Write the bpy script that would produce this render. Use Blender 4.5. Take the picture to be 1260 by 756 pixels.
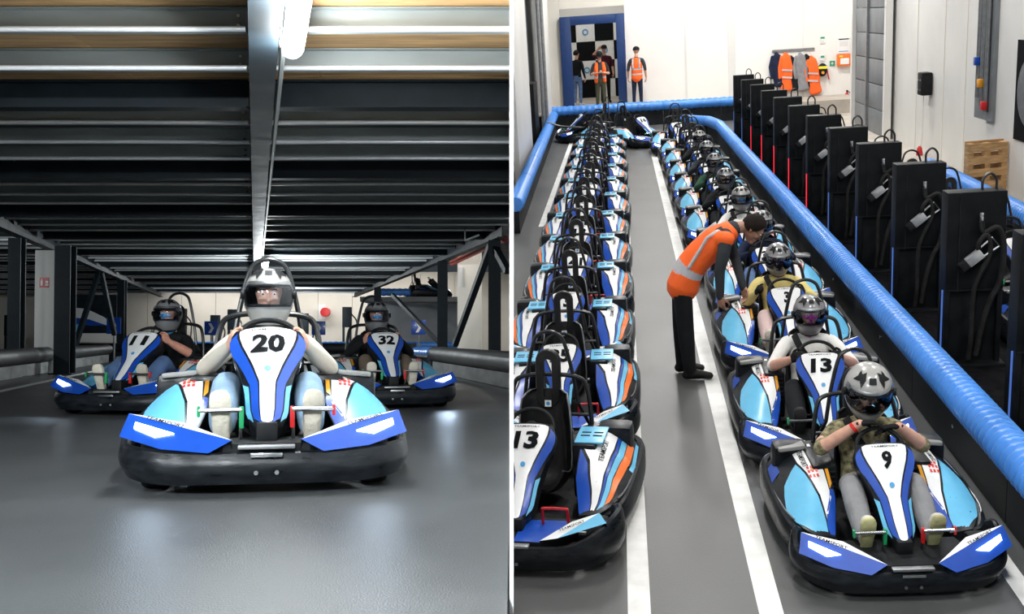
import bpy, bmesh, math, random
import numpy as np
from mathutils import Vector, Matrix, Euler

random.seed(7)
for _o in list(bpy.data.objects):
    bpy.data.objects.remove(_o, do_unlink=True)
SC = bpy.context.scene
COL = SC.collection

# ------------------------------------------------------------------ camera
# The picture shows two neighbouring spaces of a kart centre: a level pit lane
# (world axes) seen from above and, past a thin partition, a track that runs
# down a ramp (frame LEFT, floor tilted about the camera's x axis).
PW, PH = 1260.0, 756.0
FPX = 1343.7
CAM_H = 3.3
_a = np.array([760.0 - 630, 15.0 - 378]); _b = np.array([974.0 - 630, 5475.0 - 378])
_yc = np.array([_a[0], _a[1], FPX]); _yc /= np.linalg.norm(_yc)
_dc = np.array([_b[0], _b[1], FPX]); _dc -= _yc * (_dc @ _yc); _dc /= np.linalg.norm(_dc)
_zc = -_dc
_xc = np.cross(_yc, _zc)
RW = np.stack([_xc, _yc, _zc])              # world = RW @ (x right, y down, z forward)
_m = Matrix.Identity(4)
for _i in range(3):
    _m[_i][0] = RW[_i][0]; _m[_i][1] = -RW[_i][1]; _m[_i][2] = -RW[_i][2]
_m[2][3] = CAM_H
cam_data = bpy.data.cameras.new('camera')
cam_data.lens = FPX / PW * 36.0
cam_data.sensor_width = 36.0
cam_data.clip_start = 0.05
cam_data.clip_end = 300
cam = bpy.data.objects.new('camera', cam_data)
COL.objects.link(cam)
cam.matrix_world = _m
SC.camera = cam
WORLD = Matrix.Identity(4)
# ramp frame: x = image right, y = forward along the ramp, z = off the ramp
LEFT_H = 0.70
_p = math.atan2(415.0 - 378.0, FPX)
_lc = Matrix(((1, 0, 0, 0), (0, -math.sin(_p), math.cos(_p), 0), (0, -math.cos(_p), -math.sin(_p), 0), (0, 0, 0, 1)))
_lc = Matrix(((1, 0, 0, 0),
              (0, -math.sin(_p), math.cos(_p), -LEFT_H * math.cos(_p)),
              (0, -math.cos(_p), -math.sin(_p), LEFT_H * math.sin(_p)),
              (0, 0, 0, 1)))
LEFT = cam.matrix_world @ _lc

# ------------------------------------------------------------------ world, exposure
SC.view_settings.view_transform = 'Standard'
SC.view_settings.look = 'None'
SC.view_settings.gamma = 1.0
SC.view_settings.use_curve_mapping = False
SC.view_settings.exposure = 0.0
w = bpy.data.worlds.new('world')
SC.world = w
w.use_nodes = True
w.node_tree.nodes['Background'].inputs[0].default_value = (0.72, 0.86, 1.0, 1)
w.node_tree.nodes['Background'].inputs[1].default_value = 0.05
SC.cycles.max_bounces = 6
SC.cycles.diffuse_bounces = 3
SC.cycles.glossy_bounces = 3
SC.cycles.transparent_max_bounces = 12
SC.cycles.caustics_reflective = False
SC.cycles.caustics_refractive = False
SC.cycles.use_denoising = True

# ------------------------------------------------------------------ materials
def _nodes(m):
    m.use_nodes = True
    return m.node_tree.nodes, m.node_tree.links

def pm(name, col, rough=0.5, metal=0.0, var=0.12, scale=12.0, bump=0.0, bscale=60.0, coat=0.0, stretch=None, rvar=0.0, spec=0.5, emit=None, estr=0.0):
    """procedural principled material: noise-broken colour, roughness, relief"""
    m = bpy.data.materials.new(name)
    n, l = _nodes(m)
    b = n['Principled BSDF']
    b.inputs['Roughness'].default_value = rough
    b.inputs['Metallic'].default_value = metal
    b.inputs['Coat Weight'].default_value = coat
    b.inputs['Coat Roughness'].default_value = 0.08
    b.inputs['Specular IOR Level'].default_value = spec
    tc = n.new('ShaderNodeTexCoord')
    mp = n.new('ShaderNodeMapping')
    l.new(tc.outputs['Object'], mp.inputs['Vector'])
    if stretch:
        mp.inputs['Scale'].default_value = stretch
    nz = n.new('ShaderNodeTexNoise')
    nz.inputs['Scale'].default_value = scale
    nz.inputs['Detail'].default_value = 4
    l.new(mp.outputs['Vector'], nz.inputs['Vector'])
    rp = n.new('ShaderNodeValToRGB')
    c = np.array(col[:3], float)
    lo, hi = c * (1 - var), np.minimum(c * (1 + var) + 0.01 * var, 1.0)
    rp.color_ramp.elements[0].position = 0.3
    rp.color_ramp.elements[1].position = 0.7
    rp.color_ramp.elements[0].color = (*lo, 1)
    rp.color_ramp.elements[1].color = (*hi, 1)
    l.new(nz.outputs['Fac'], rp.inputs['Fac'])
    l.new(rp.outputs['Color'], b.inputs['Base Color'])
    if rvar:
        mr = n.new('ShaderNodeMapRange')
        mr.inputs['To Min'].default_value = max(0.02, rough - rvar)
        mr.inputs['To Max'].default_value = min(1, rough + rvar)
        l.new(nz.outputs['Fac'], mr.inputs['Value'])
        l.new(mr.outputs['Result'], b.inputs['Roughness'])
    if bump:
        n2 = n.new('ShaderNodeTexNoise')
        n2.inputs['Scale'].default_value = bscale
        n2.inputs['Detail'].default_value = 5
        l.new(mp.outputs['Vector'], n2.inputs['Vector'])
        bp = n.new('ShaderNodeBump')
        bp.inputs['Strength'].default_value = bump
        bp.inputs['Distance'].default_value = 0.01
        l.new(n2.outputs['Fac'], bp.inputs['Height'])
        l.new(bp.outputs['Normal'], b.inputs['Normal'])
    if emit:
        b.inputs['Emission Color'].default_value = (*emit, 1)
        b.inputs['Emission Strength'].default_value = estr
    return m

def glassy(name, tint, mix, rough=0.03):
    m = bpy.data.materials.new(name)
    n, l = _nodes(m)
    n.remove(n['Principled BSDF'])
    out = n['Material Output']
    t = n.new('ShaderNodeBsdfTransparent'); t.inputs[0].default_value = (*tint, 1)
    g = n.new('ShaderNodeBsdfGlossy'); g.inputs['Roughness'].default_value = rough
    g.inputs[0].default_value = (0.9, 0.93, 1, 1)
    fr = n.new('ShaderNodeFresnel'); fr.inputs[0].default_value = 1.5
    ad = n.new('ShaderNodeMath'); ad.operation = 'ADD'; ad.inputs[1].default_value = mix
    l.new(fr.outputs[0], ad.inputs[0])
    mx = n.new('ShaderNodeMixShader')
    l.new(ad.outputs[0], mx.inputs[0]); l.new(t.outputs[0], mx.inputs[1]); l.new(g.outputs[0], mx.inputs[2])
    l.new(mx.outputs[0], out.inputs[0])
    return m

M = {}
M['black'] = pm('black_scuffed_plastic', (0.007, 0.009, 0.012), 0.32, var=0.5, scale=9, bump=0.10, bscale=25, stretch=(1, 1, 3), rvar=0.14, spec=.24)
M['black_matt'] = pm('black_matt_plastic', (0.008, 0.009, 0.010), 0.6, var=0.3, bump=0.1, bscale=90, spec=.2)
M['rubber'] = pm('tyre_rubber', (0.014, 0.014, 0.014), 0.7, var=0.3, bump=0.3, bscale=50, spec=.2)
M['tube'] = pm('black_coated_tube', (0.010, 0.011, 0.012), 0.3, var=0.3, scale=20)
M['seat'] = pm('seat_shell_black', (0.009, 0.009, 0.010), 0.38, var=0.3, bump=0.08, spec=.3)
M['blue'] = pm('royal_blue_gloss', (0.008, 0.065, 0.40), 0.32, var=0.08, coat=0.1)
M['lblue'] = pm('pale_blue_gloss', (0.13, 0.47, 0.72), 0.36, var=0.06, coat=0.1)
M['white'] = pm('white_gloss', (0.78, 0.79, 0.79), 0.38, var=0.04, coat=0.1)
M['orange'] = pm('orange_gloss', (0.85, 0.17, 0.02), 0.32, var=0.06)
M['amber'] = pm('amber_gloss', (0.75, 0.32, 0.02), 0.32, var=0.06)
M['red'] = pm('red_paint', (0.55, 0.012, 0.012), 0.35, var=0.1)
M['green'] = pm('green_paint', (0.01, 0.30, 0.10), 0.35, var=0.1)
M['chrome'] = pm('bright_steel', (0.62, 0.64, 0.66), 0.22, metal=1.0, var=0.08)
M['steel'] = pm('dull_steel', (0.30, 0.31, 0.32), 0.42, metal=0.9, var=0.15)
M['ink'] = pm('black_print', (0.008, 0.009, 0.010), 0.85, var=0.1, spec=.05)
M['inkblue'] = pm('blue_print', (0.05, 0.30, 0.62), 0.4, var=0.1)
M['inkred'] = pm('red_print', (0.65, 0.03, 0.03), 0.4, var=0.1)
M['led'] = pm('white_led_lens', (0.9, 0.95, 1.0), 0.3, emit=(0.82, 0.92, 1.0), estr=9.0)
M['led_idle'] = pm('unlit_lamp_lens', (0.65, 0.70, 0.75), 0.2, var=0.05, coat=0.5)
M['taillight'] = pm('red_tail_lens', (0.5, 0.01, 0.01), 0.3, emit=(1, 0.02, 0.02), estr=1.5)

def scuff(m, col, scale, stretch, lo=.62, hi=.74):
    """pale scratches worn into a plastic"""
    n, l = m.node_tree.nodes, m.node_tree.links
    b = n['Principled BSDF']; old = b.inputs['Base Color'].links[0].from_socket
    tc = n.new('ShaderNodeTexCoord'); mp = n.new('ShaderNodeMapping'); mp.inputs['Scale'].default_value = stretch
    nz = n.new('ShaderNodeTexNoise'); nz.inputs['Scale'].default_value = scale; nz.inputs['Detail'].default_value = 6; nz.inputs['Roughness'].default_value = .7
    l.new(tc.outputs['Object'], mp.inputs['Vector']); l.new(mp.outputs['Vector'], nz.inputs['Vector'])
    rp = n.new('ShaderNodeValToRGB'); rp.color_ramp.elements[0].position = lo; rp.color_ramp.elements[1].position = hi
    l.new(nz.outputs['Fac'], rp.inputs['Fac'])
    mx = n.new('ShaderNodeMix'); mx.data_type = 'RGBA'
    l.new(rp.outputs['Color'], mx.inputs[0]); l.new(old, mx.inputs[6]); mx.inputs[7].default_value = (*col, 1)
    l.new(mx.outputs[2], b.inputs['Base Color'])
scuff(M['black'], (.05, .06, .07), 5.0, (1.2, 1.2, 9), .60, .78)

# ------------------------------------------------------------------ mesh builder
class MB:
    def __init__(self):
        self.v = []; self.f = []; self.m = []; self.cur = 0
    def mat(self, i):
        self.cur = i; return self
    def add(self, vs, fs):
        o = len(self.v)
        self.v.extend([tuple(map(float, p)) for p in vs])
        self.f.extend([tuple(o + i for i in q) for q in fs])
        self.m.extend([self.cur] * len(fs))
        return self
    def box(self, c, s, rot=None, ch=0.0):
        hx, hy, hz = s[0] / 2, s[1] / 2, s[2] / 2
        if ch <= 0:
            vs = [(x, y, z) for x in (-hx, hx) for y in (-hy, hy) for z in (-hz, hz)]
            fs = [(0, 1, 3, 2), (4, 6, 7, 5), (0, 4, 5, 1), (2, 3, 7, 6), (0, 2, 6, 4), (1, 5, 7, 3)]
        else:
            ch = min(ch, hx * .9, hy * .9, hz * .9)
            bm = bmesh.new()
            bmesh.ops.create_cube(bm, size=1.0)
            for q in bm.verts:
                q.co = Vector((q.co.x * s[0], q.co.y * s[1], q.co.z * s[2]))
            bmesh.ops.bevel(bm, geom=list(bm.edges), offset=ch, segments=2, profile=0.6, affect='EDGES')
            bm.verts.index_update()
            vs = [tuple(q.co) for q in bm.verts]
            fs = [tuple(q.index for q in fc.verts) for fc in bm.faces]
            bm.free()
        if rot is not None:
            R = Euler(rot).to_matrix() if not isinstance(rot, Matrix) else rot
            vs = [tuple(R @ Vector(p)) for p in vs]
        vs = [(p[0] + c[0], p[1] + c[1], p[2] + c[2]) for p in vs]
        return self.add(vs, fs)
    def bar(self, p0, p1, wx, wz, up=(0, 0, 1)):
        """square bar from p0 to p1"""
        p0 = Vector(p0); p1 = Vector(p1)
        d = (p1 - p0).normalized(); u = Vector(up)
        if abs(d.dot(u)) > 0.98: u = Vector((1, 0, 0))
        s = d.cross(u).normalized(); u = s.cross(d).normalized()
        vs = []
        for p in (p0, p1):
            for a, b in ((-1, -1), (1, -1), (1, 1), (-1, 1)):
                vs.append(p + s * (a * wx / 2) + u * (b * wz / 2))
        return self.add(vs, [(3, 2, 1, 0), (4, 5, 6, 7), (0, 1, 5, 4), (1, 2, 6, 5), (2, 3, 7, 6), (3, 0, 4, 7)])
    def loft(self, rings, closed=True, cap=True, loop=False):
        n = len(rings[0]); vs = [p for r in rings for p in r]; fs = []
        k = n if closed else n - 1
        m = len(rings) if loop else len(rings) - 1
        for i in range(m):
            i2 = (i + 1) % len(rings)
            for j in range(k):
                j2 = (j + 1) % n
                fs.append((i * n + j, i * n + j2, i2 * n + j2, i2 * n + j))
        if cap and not loop and closed:
            fs.append(tuple(range(n - 1, -1, -1)))
            fs.append(tuple((len(rings) - 1) * n + j for j in range(n)))
        return self.add(vs, fs)
    def tube(self, pts, r, seg=8, closed=False, cap=True):
        P = [Vector(p) for p in pts]; n = len(P)
        rr = r if isinstance(r, (list, tuple)) else [r] * n
        rings = []; prev = None
        for i, p in enumerate(P):
            if closed: t = (P[(i + 1) % n] - P[i - 1])
            else: t = P[min(i + 1, n - 1)] - P[max(i - 1, 0)]
            if t.length < 1e-9: t = Vector((0, 0, 1))
            t.normalize()
            if prev is None:
                a = Vector((0, 0, 1)) if abs(t.z) < 0.9 else Vector((1, 0, 0))
                u = t.cross(a).normalized()
            else:
                u = prev - t * prev.dot(t)
                u = u.normalized() if u.length > 1e-6 else t.orthogonal().normalized()
            prev = u; v = t.cross(u)
            rings.append([p + (u * math.cos(2 * math.pi * j / seg) + v * math.sin(2 * math.pi * j / seg)) * rr[i] for j in range(seg)])
        return self.loft(rings, True, cap, closed)
    def cyl(self, p0, p1, r, seg=16, r1=None):
        return self.tube([p0, p1], [r, r if r1 is None else r1], seg)
    def lathe(self, prof, seg=20, M4=None, cap=True):
        """profile [(r, h)] about local z, then matrix"""
        rings = [[Vector((r * math.cos(2 * math.pi * j / seg), r * math.sin(2 * math.pi * j / seg), h)) for j in range(seg)] for r, h in prof]
        if M4 is not None: rings = [[M4 @ p for p in q] for q in rings]
        return self.loft(rings, True, cap)
    def prism(self, poly, z0, z1, M4=None):
        n = len(poly)
        vs = [Vector((p[0], p[1], z0)) for p in poly] + [Vector((p[0], p[1], z1)) for p in poly]
        if M4 is not None: vs = [M4 @ p for p in vs]
        fs = [tuple(range(n - 1, -1, -1)), tuple(range(n, 2 * n))] + [(i, (i + 1) % n, n + (i + 1) % n, n + i) for i in range(n)]
        return self.add(vs, fs)
    def sphere(self, c, r, seg=12, rng=8, sc=(1, 1, 1), M4=None):
        prof = []
        rings = []
        for i in range(rng + 1):
            a = -math.pi / 2 + math.pi * i / rng
            q = max(math.cos(a), 1e-3)
            rings.append([Vector((r * q * math.cos(2 * math.pi * j / seg) * sc[0], r * q * math.sin(2 * math.pi * j / seg) * sc[1], r * math.sin(a) * sc[2])) for j in range(seg)])
        if M4 is not None: rings = [[M4 @ p for p in q] for q in rings]
        rings = [[p + Vector(c) for p in q] for q in rings]
        return self.loft(rings)
    def patch(self, S, poly, off=0.002, nu=6, nv=10, urange=(-1, 1), vrange=(0, 1)):
        """polygon in the (u,v) chart of surface S, cut finely so it follows S, raised by off"""
        bm = bmesh.new()
        vs = [bm.verts.new((p[0], p[1], 0)) for p in poly]
        bm.faces.new(vs)
        for k in range(1, nu):
            x = urange[0] + (urange[1] - urange[0]) * k / nu
            bmesh.ops.bisect_plane(bm, geom=list(bm.verts) + list(bm.edges) + list(bm.faces), plane_co=(x, 0, 0), plane_no=(1, 0, 0))
        for k in range(1, nv):
            y = vrange[0] + (vrange[1] - vrange[0]) * k / nv
            bmesh.ops.bisect_plane(bm, geom=list(bm.verts) + list(bm.edges) + list(bm.faces), plane_co=(0, y, 0), plane_no=(0, 1, 0))
        bmesh.ops.triangulate(bm, faces=[q for q in bm.faces if len(q.verts) > 4])
        bm.verts.index_update()
        out = [surf_pt(S, q.co.x, q.co.y, off) for q in bm.verts]
        fs = [tuple(q.index for q in fc.verts) for fc in bm.faces]
        bm.free()
        return self.add(out, fs)
    def mirror_x(self):
        o = MB()
        o.v = [(-p[0], p[1], p[2]) for p in self.v]
        o.f = [tuple(reversed(q)) for q in self.f]
        o.m = list(self.m)
        return o
    def join(self, other, moff=0):
        o = len(self.v)
        self.v += other.v
        self.f += [tuple(o + i for i in q) for q in other.f]
        self.m += [k + moff for k in other.m]
        return self
    def mesh(self, name, mats, smooth=True, angle=35):
        me = bpy.data.meshes.new(name)
        me.from_pydata(self.v, [], self.f)
        for k in (mats if isinstance(mats, (list, tuple)) else [mats]):
            me.materials.append(k)
        me.polygons.foreach_set('material_index', self.m)
        bm = bmesh.new(); bm.from_mesh(me)
        bmesh.ops.recalc_face_normals(bm, faces=bm.faces)
        bm.to_mesh(me); bm.free()
        if smooth:
            me.polygons.foreach_set('use_smooth', [True] * len(me.polygons))
            me.set_sharp_from_angle(angle=math.radians(angle))
        me.update()
        return me

def surf_pt(S, u, v, off):
    p = S(u, v); e = 1e-3
    du = S(u + e, v) - S(u - e, v); dv = S(u, v + e) - S(u, v - e)
    nrm = du.cross(dv)
    nrm = nrm.normalized() if nrm.length > 1e-12 else Vector((0, 0, 1))
    if nrm.z < 0: nrm = -nrm
    return p + nrm * off

def obj(name, me, parent=None, M4=None):
    o = bpy.data.objects.new(name, me)
    COL.objects.link(o)
    if parent is not None: o.parent = parent
    if M4 is not None:
        if parent is not None: o.matrix_local = M4
        else: o.matrix_world = M4
    return o
def empty(name, M4):
    o = bpy.data.objects.new(name, None)
    o.empty_display_size = 0.1
    COL.objects.link(o); o.matrix_world = M4
    return o
def tag(o, label=None, cat=None, group=None, kind=None):
    if label: o['label'] = label
    if cat: o['category'] = cat
    if group: o['group'] = group
    if kind: o['kind'] = kind
    return o
def T(x=0, y=0, z=0, rz=0, s=1.0):
    return Matrix.Translation((x, y, z)) @ Matrix.Rotation(rz, 4, 'Z') @ Matrix.Scale(s, 4)
def R4(ax, deg):
    return Matrix.Rotation(math.radians(deg), 4, ax)
def smooth_path(pts, n=6, closed=False):
    """Catmull-Rom through pts"""
    P = [Vector(p) for p in pts]; out = []
    m = len(P)
    for i in range(m if closed else m - 1):
        p0 = P[(i - 1) % m] if closed or i > 0 else P[0] * 2 - P[1]
        p1 = P[i]; p2 = P[(i + 1) % m]
        p3 = P[(i + 2) % m] if closed or i + 2 < m else P[-1] * 2 - P[-2]
        for k in range(n):
            t = k / n
            out.append(0.5 * ((2 * p1) + (p2 - p0) * t + (2 * p0 - 5 * p1 + 4 * p2 - p3) * t * t + (3 * p1 - p0 - 3 * p2 + p3) * t ** 3))
    if not closed: out.append(P[-1])
    return out

_txt = {}
def text_geo(s, bold=0.0, shear=0.0):
    """(verts, faces) of a line of lettering, cap height 1, centred"""
    key = (s, bold, shear)
    if key in _txt: return _txt[key]
    cu = bpy.data.curves.new('lettering', 'FONT')
    cu.body = s; cu.size = 1.0; cu.resolution_u = 2
    cu.offset = bold; cu.shear = shear; cu.fill_mode = 'FRONT'
    ob = bpy.data.objects.new('lettering', cu)
    COL.objects.link(ob)
    dg = bpy.context.evaluated_depsgraph_get()
    me = bpy.data.meshes.new_from_object(ob.evaluated_get(dg))
    vs = np.array([q.co[:2] for q in me.vertices]) if len(me.vertices) else np.zeros((1, 2))
    fs = [tuple(p.vertices) for p in me.polygons]
    bpy.data.objects.remove(ob, do_unlink=True)
    bpy.data.curves.remove(cu); bpy.data.meshes.remove(me)
    lo, hi = vs.min(0), vs.max(0)
    vs = (vs - (lo + hi) / 2) / max(hi[1] - lo[1], 1e-6)
    _txt[key] = (vs, fs)
    return _txt[key]
def add_text(mb, s, place, h, bold=0.0, shear=0.0, width=None):
    vs, fs = text_geo(s, bold, shear)
    sx = h if width is None else width / max(np.ptp(vs[:, 0]), 1e-6)
    return mb.add([place(x * sx, y * h) for x, y in vs], fs)

# ================================================================== KART
# local axes: front = -y, up = z, origin on the floor under the middle
def sm(t):
    t = max(0.0, min(1.0, t)); return t * t * (3 - 2 * t)
def interp(v, xs, ys):
    return float(np.interp(v, xs, ys))

def belt(path, prof_fn, sym=False):
    """closed profile swept along a plan path; prof_fn(t) -> [(n, z)], n = outward offset"""
    P = [Vector((p[0], p[1], 0)) for p in path]; n = len(P); rings = []
    for i, p in enumerate(P):
        t = (P[min(i + 1, n - 1)] - P[max(i - 1, 0)]).normalized()
        out = Vector((t.y, -t.x, 0))
        rings.append([p + out * a + Vector((0, 0, z)) for a, z in prof_fn(i / (n - 1))])
    return rings

def fairing_S(u, v):
    w = interp(v, [0, .06, .2, .45, .62, .80, .9, 1.0], [.035, .075, .095, .105, .135, .182, .186, .160])
    y = interp(v, [0, .25, .55, .85, 1.0], [-.72, -.60, -.44, -.27, -.21])
    z = interp(v, [0, .25, .55, .85, 1.0], [.300, .385, .515, .690, .755])
    a = abs(u)
    d = .05 * a * a if a <= 1 else .05 + (a - 1) * .22
    x = u * w if a <= 1 else math.copysign(w * (1 - .12 * (a - 1)), u)
    return Vector((x, y + d * .75, z - d * .55))

def pod_S(u, v):
    y = -.46 + .98 * v
    xi = interp(v, [0, .3, 1], [.36, .29, .29]); xo = interp(v, [0, .15, .35, .6, 1], [.50, .585, .635, .65, .625])
    zi = .22 + .27 * sm(v / .62); zo = .245 + .055 * sm(v / .5)
    z = zi + (zo - zi) * u + .055 * math.sin(math.pi * max(0, min(1, u))) * sm(v / .25)
    return Vector((xi + (xo - xi) * u, y + .05 * u * v, z))

def side(mb, f):
    """run f on a fresh builder, add it and its mirror image"""
    a = MB(); f(a); mb.join(a); mb.join(a.mirror_x()); return mb

def kart_meshes(kind):
    """list of (name, mesh, parent index or None)"""
    out = []
    def part(name, mb, mats, parent=None, angle=35, smooth=True):
        out.append((name, mb.mesh('kart_' + name, mats, smooth, angle), parent)); return len(out) - 1
    A = kind == 'A'
    # front bumper, one wide shell that sweeps back round the front wheels
    half = smooth_path([(0, -.895, 0), (.20, -.893, 0), (.38, -.872, 0), (.52, -.80, 0), (.615, -.68, 0), (.652, -.56, 0), (.64, -.47, 0), (.60, -.42, 0)], 5)
    path = [(-p.x, p.y) for p in reversed(half[1:])] + [(p.x, p.y) for p in half]
    def prof(t):
        s = abs(t - .5) * 2
        top = (.190 + .020 * sm((s - .18) / .4) + .105 * sm((s - .62) / .25) - .02 * sm((s - .9) / .1)) if A else (.205 + .125 * sm((s - .18) / .5) - .02 * sm((s - .85) / .15))
        bot = .045 + .035 * sm((s - .3) / .6)
        return [(-.045, bot), (-.012, bot + .002), (.012, bot + .05), (.018, (top + bot) * .5), (.006, top - .035), (-.006, top - .008), (-.022, top), (-.036, top - .008), (-.045, top - .04)]
    mb = MB(); mb.loft(belt(path, prof))
    bi = part('front_bumper', mb, M['black'])
    mb = MB()
    for x in (-.045, .045):
        mb.cyl((x, -.918, .10), (x, -.905, .10), .010, 8)
    part('bolts', mb, M['steel'], bi)
    mb = MB(); mb.box((0, -.885, .212), (.25, .05, .018), ch=.006)
    part('bumper_lip', mb, M['steel'], bi)
    if A:
        mb = MB(); mb.box((0, -.912, .178), (.14, .02, .020), ch=.005)
        part('tow_slot', mb, M['chrome'], bi)
    # nose deck
    mb = MB()
    deck = [(-.40, -.70), (-.19, -.865), (.19, -.865), (.40, -.70), (.36, -.52), (-.36, -.52)]
    mb.prism(deck, .17, .225)
    part('nose_deck', mb, M['black_matt'])
    # headlight / wedge panels
    for sx in (1, -1):
        def P(x, y, z): return (x * sx, y, z)
        mb = MB()
        if A:
            O, I, Tp = (.615, -.63, .352), (.37, -.70, .312), (.15, -.885, .243)
            b1, b2, b3 = (.25, -.918, .190), (.46, -.878, .205), (.645, -.72, .255)
            _o, _t, _b = Vector(O), Vector(Tp), Vector(b3)
            _n = (_t - _o).cross(_b - _o).normalized()
            def onto(q):                                  # slide along y onto the lamp plane
                q = Vector(q); return tuple(q + Vector((0, 1, 0)) * ((_o - q).dot(_n) / _n.y))
            b1, b2 = onto(b1), onto(b2)
            mb.mat(0).add([P(*O), P(*I), P(*Tp)], [(0, 1, 2)])
            mb.mat(1).add([P(*O), P(*Tp), P(*b1), P(*b2), P(*b3)], [(0, 1, 2, 3, 4)])
            mb.mat(2).add([P(*O), P(*I), P(*Tp), P(.15, -.86, .19), P(.37, -.68, .24), P(.61, -.61, .28)], [(0, 1, 4, 5), (1, 2, 3, 4)])
            k = part('headlight_panel', mb, [M['white'], M['blue'], M['black']], angle=20)
            q = [np.array(x) for x in (O, Tp, b2, b3)]
            n = np.cross(q[1] - q[0], q[3] - q[0]); n /= np.linalg.norm(n)
            if n[1] > 0: n = -n
            def L(s, t): return (q[0] * (1 - s) + q[1] * s) * (1 - t) + (q[3] * (1 - s) + q[2] * s) * t + n * .001
            mb = MB()
            qs = [L(.12, .30), L(.60, .34), L(.53, .66), L(.16, .56)]
            mb.add([P(*x) for x in qs] + [P(*(x + n * .007)) for x in qs], [(0, 1, 2, 3), (4, 5, 6, 7), (0, 1, 5, 4), (1, 2, 6, 5), (2, 3, 7, 6), (3, 0, 4, 7)])
            part('headlight', mb, M['led'], k)
            mb = MB()
            cs = [(np.array(O) * (1 - s) + np.array(Tp) * s) * .74 + (np.array(O) * (1 - s) + np.array(I) * s) * .26 for s in (0.12, .70)]
            d = cs[1] - cs[0]; ctr = (cs[0] + cs[1]) / 2; ln = np.linalg.norm(d); d = d / ln * (-1)
            up = np.cross(d, np.array((0, -.5, .85))); up /= np.linalg.norm(up)
            if up[1] < 0: up = -up
            nn = np.cross(d, up); nn = nn if nn[2] > 0 else -nn
            def place(x, y, d=d, up=up, ctr=ctr, nn=nn, sx=sx): return P(*(ctr + (d * x * sx) + up * y + nn * .004))
            add_text(mb, 'TEAMSPORT', place, .022, .01, width=.20)
            part('lettering', mb, M['ink'], k, smooth=False)
        else:
            a0, a1, a2, a3 = (.19, -.872, .245), (.37, -.735, .315), (.53, -.66, .345), (.585, -.735, .315)
            mid0 = (.30, -.862, .262)
            mb.mat(0).add([P(*a0), P(*a1), P(*a2), P(*mid0)], [(0, 1, 2), (0, 2, 3)])
            mb.mat(1).add([P(*mid0), P(*a2), P(*a3)], [(0, 1, 2)])
            mb.mat(2).add([P(*a0), P(*a1), P(*a2), P(*a3), P(.19, -.85, .19), P(.37, -.72, .26), P(.53, -.65, .29), P(.585, -.73, .26)], [(0, 1, 5, 4), (1, 2, 6, 5), (2, 3, 7, 6)])
            k = part('nose_panel', mb, [M['white'], M['lblue'], M['black']], angle=20)
            mb = MB()
            d = np.array((.20, .11, .045)); ln = np.linalg.norm(d); d /= ln
            up = np.array((-.45, .8, .3)); up -= d * (up @ d); up /= np.linalg.norm(up)
            nn = np.cross(d, up); ctr = np.array((.375, -.772, .303))
            def place(x, y, sx=sx): return P(*(ctr + d * x * sx + up * y * (1 if sx > 0 else 1) + nn * .005))
            add_text(mb, 'TEAMSPORT', place, .020, .01, width=.17)
            part('lettering', mb, M['ink'], k, smooth=False)
            mb = MB()
            mb.add([P(.02, -.862, .229), P(.185, -.862, .229), P(.345, -.72, .229), P(.30, -.56, .229), P(.02, -.56, .229)], [(0, 1, 2, 3, 4)])
            part('deck_panel', mb, M['blue'])
    # front fairing with livery
    mb = MB()
    nu, nv = 16, 14
    us = [-1.8, -1.4, -1.0] + [-.8 + .2 * i for i in range(9)] + [1.0, 1.4, 1.8]
    rings = [[fairing_S(u, j / nv) for u in us] for j in range(nv + 1)]
    mb.mat(0).loft(rings, closed=False)
    mb.mat(0).add([tuple(p) for p in rings[-1]], [tuple(range(len(us)))])
    mb.mat(0).add([tuple(p) for p in rings[0]], [tuple(range(len(us)))])
    S = fairing_S
    mb.mat(1).patch(S, [(-.82, .97), (-.70, .985), (.70, .985), (.82, .97), (.56, .70), (.34, .50), (.34, .04), (0, .0), (-.34, .04), (-.34, .50), (-.56, .70)], .003, nu=12, nv=16)
    for s in (1, -1):
        mb.mat(2).patch(S, [(s * .86, .955), (s * 1.0, .86), (s * 1.0, .74), (s * .76, .48), (s * .72, .10), (s * .40, .02), (s * .40, .48), (s * .62, .69)], .003)
        mb.mat(3).patch(S, [(s * .82, .46), (s * 1.0, .50), (s * 1.0, .14), (s * .8, .06), (s * .78, .10)], .003)
    mb.mat(2)
    for s in (1, -1):
        mb.patch(S, [(s * 1.08, .84), (s * 1.22, .80), (s * 1.2, .66), (s * 1.08, .68)], .003, urange=(-1.8, 1.8))
    fi = part('front_fairing', mb, [M['black'], M['white'], M['blue'], M['lblue']], angle=40)
    mb = MB()
    def fp(v0, hscale=1.0):
        w = interp(v0, [0, .06, .2, .45, .62, .80, .9, 1.0], [.035, .075, .095, .105, .135, .182, .186, .160])
        return lambda x, y: surf_pt(S, x / interp(v0 + y / .69, [0, .06, .2, .45, .62, .80, .9, 1.0], [.035, .075, .095, .105, .135, .182, .186, .160]), v0 + y / .69, .008)
    add_text(mb, 'TEAMSPORT', fp(.955), .014, .01, width=.17)
    part('lettering', mb, M['ink'], fi, smooth=False)
    mb = MB()
    f0 = fp(.60)
    mb.add([f0(.016 * math.cos(a), .016 * math.sin(a)) for a in np.linspace(0, 2 * math.pi, 14)[:-1]], [tuple(range(13))])
    part('round_badge', mb, M['inkblue'], fi, smooth=False)
    # fairing foot
    mb = MB(); mb.box((0, -.66, .26), (.10, .14, .10), ch=.02)
    part('fairing_foot', mb, M['black_matt'], fi)
    # floor tray and chassis rails
    mb = MB()
    mb.prism([(-.30, -.70), (.30, -.70), (.36, -.40), (.36, .62), (-.36, .62), (-.36, -.40)], .045, .06)
    part('floor_tray', mb, M['black_matt'])
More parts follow.
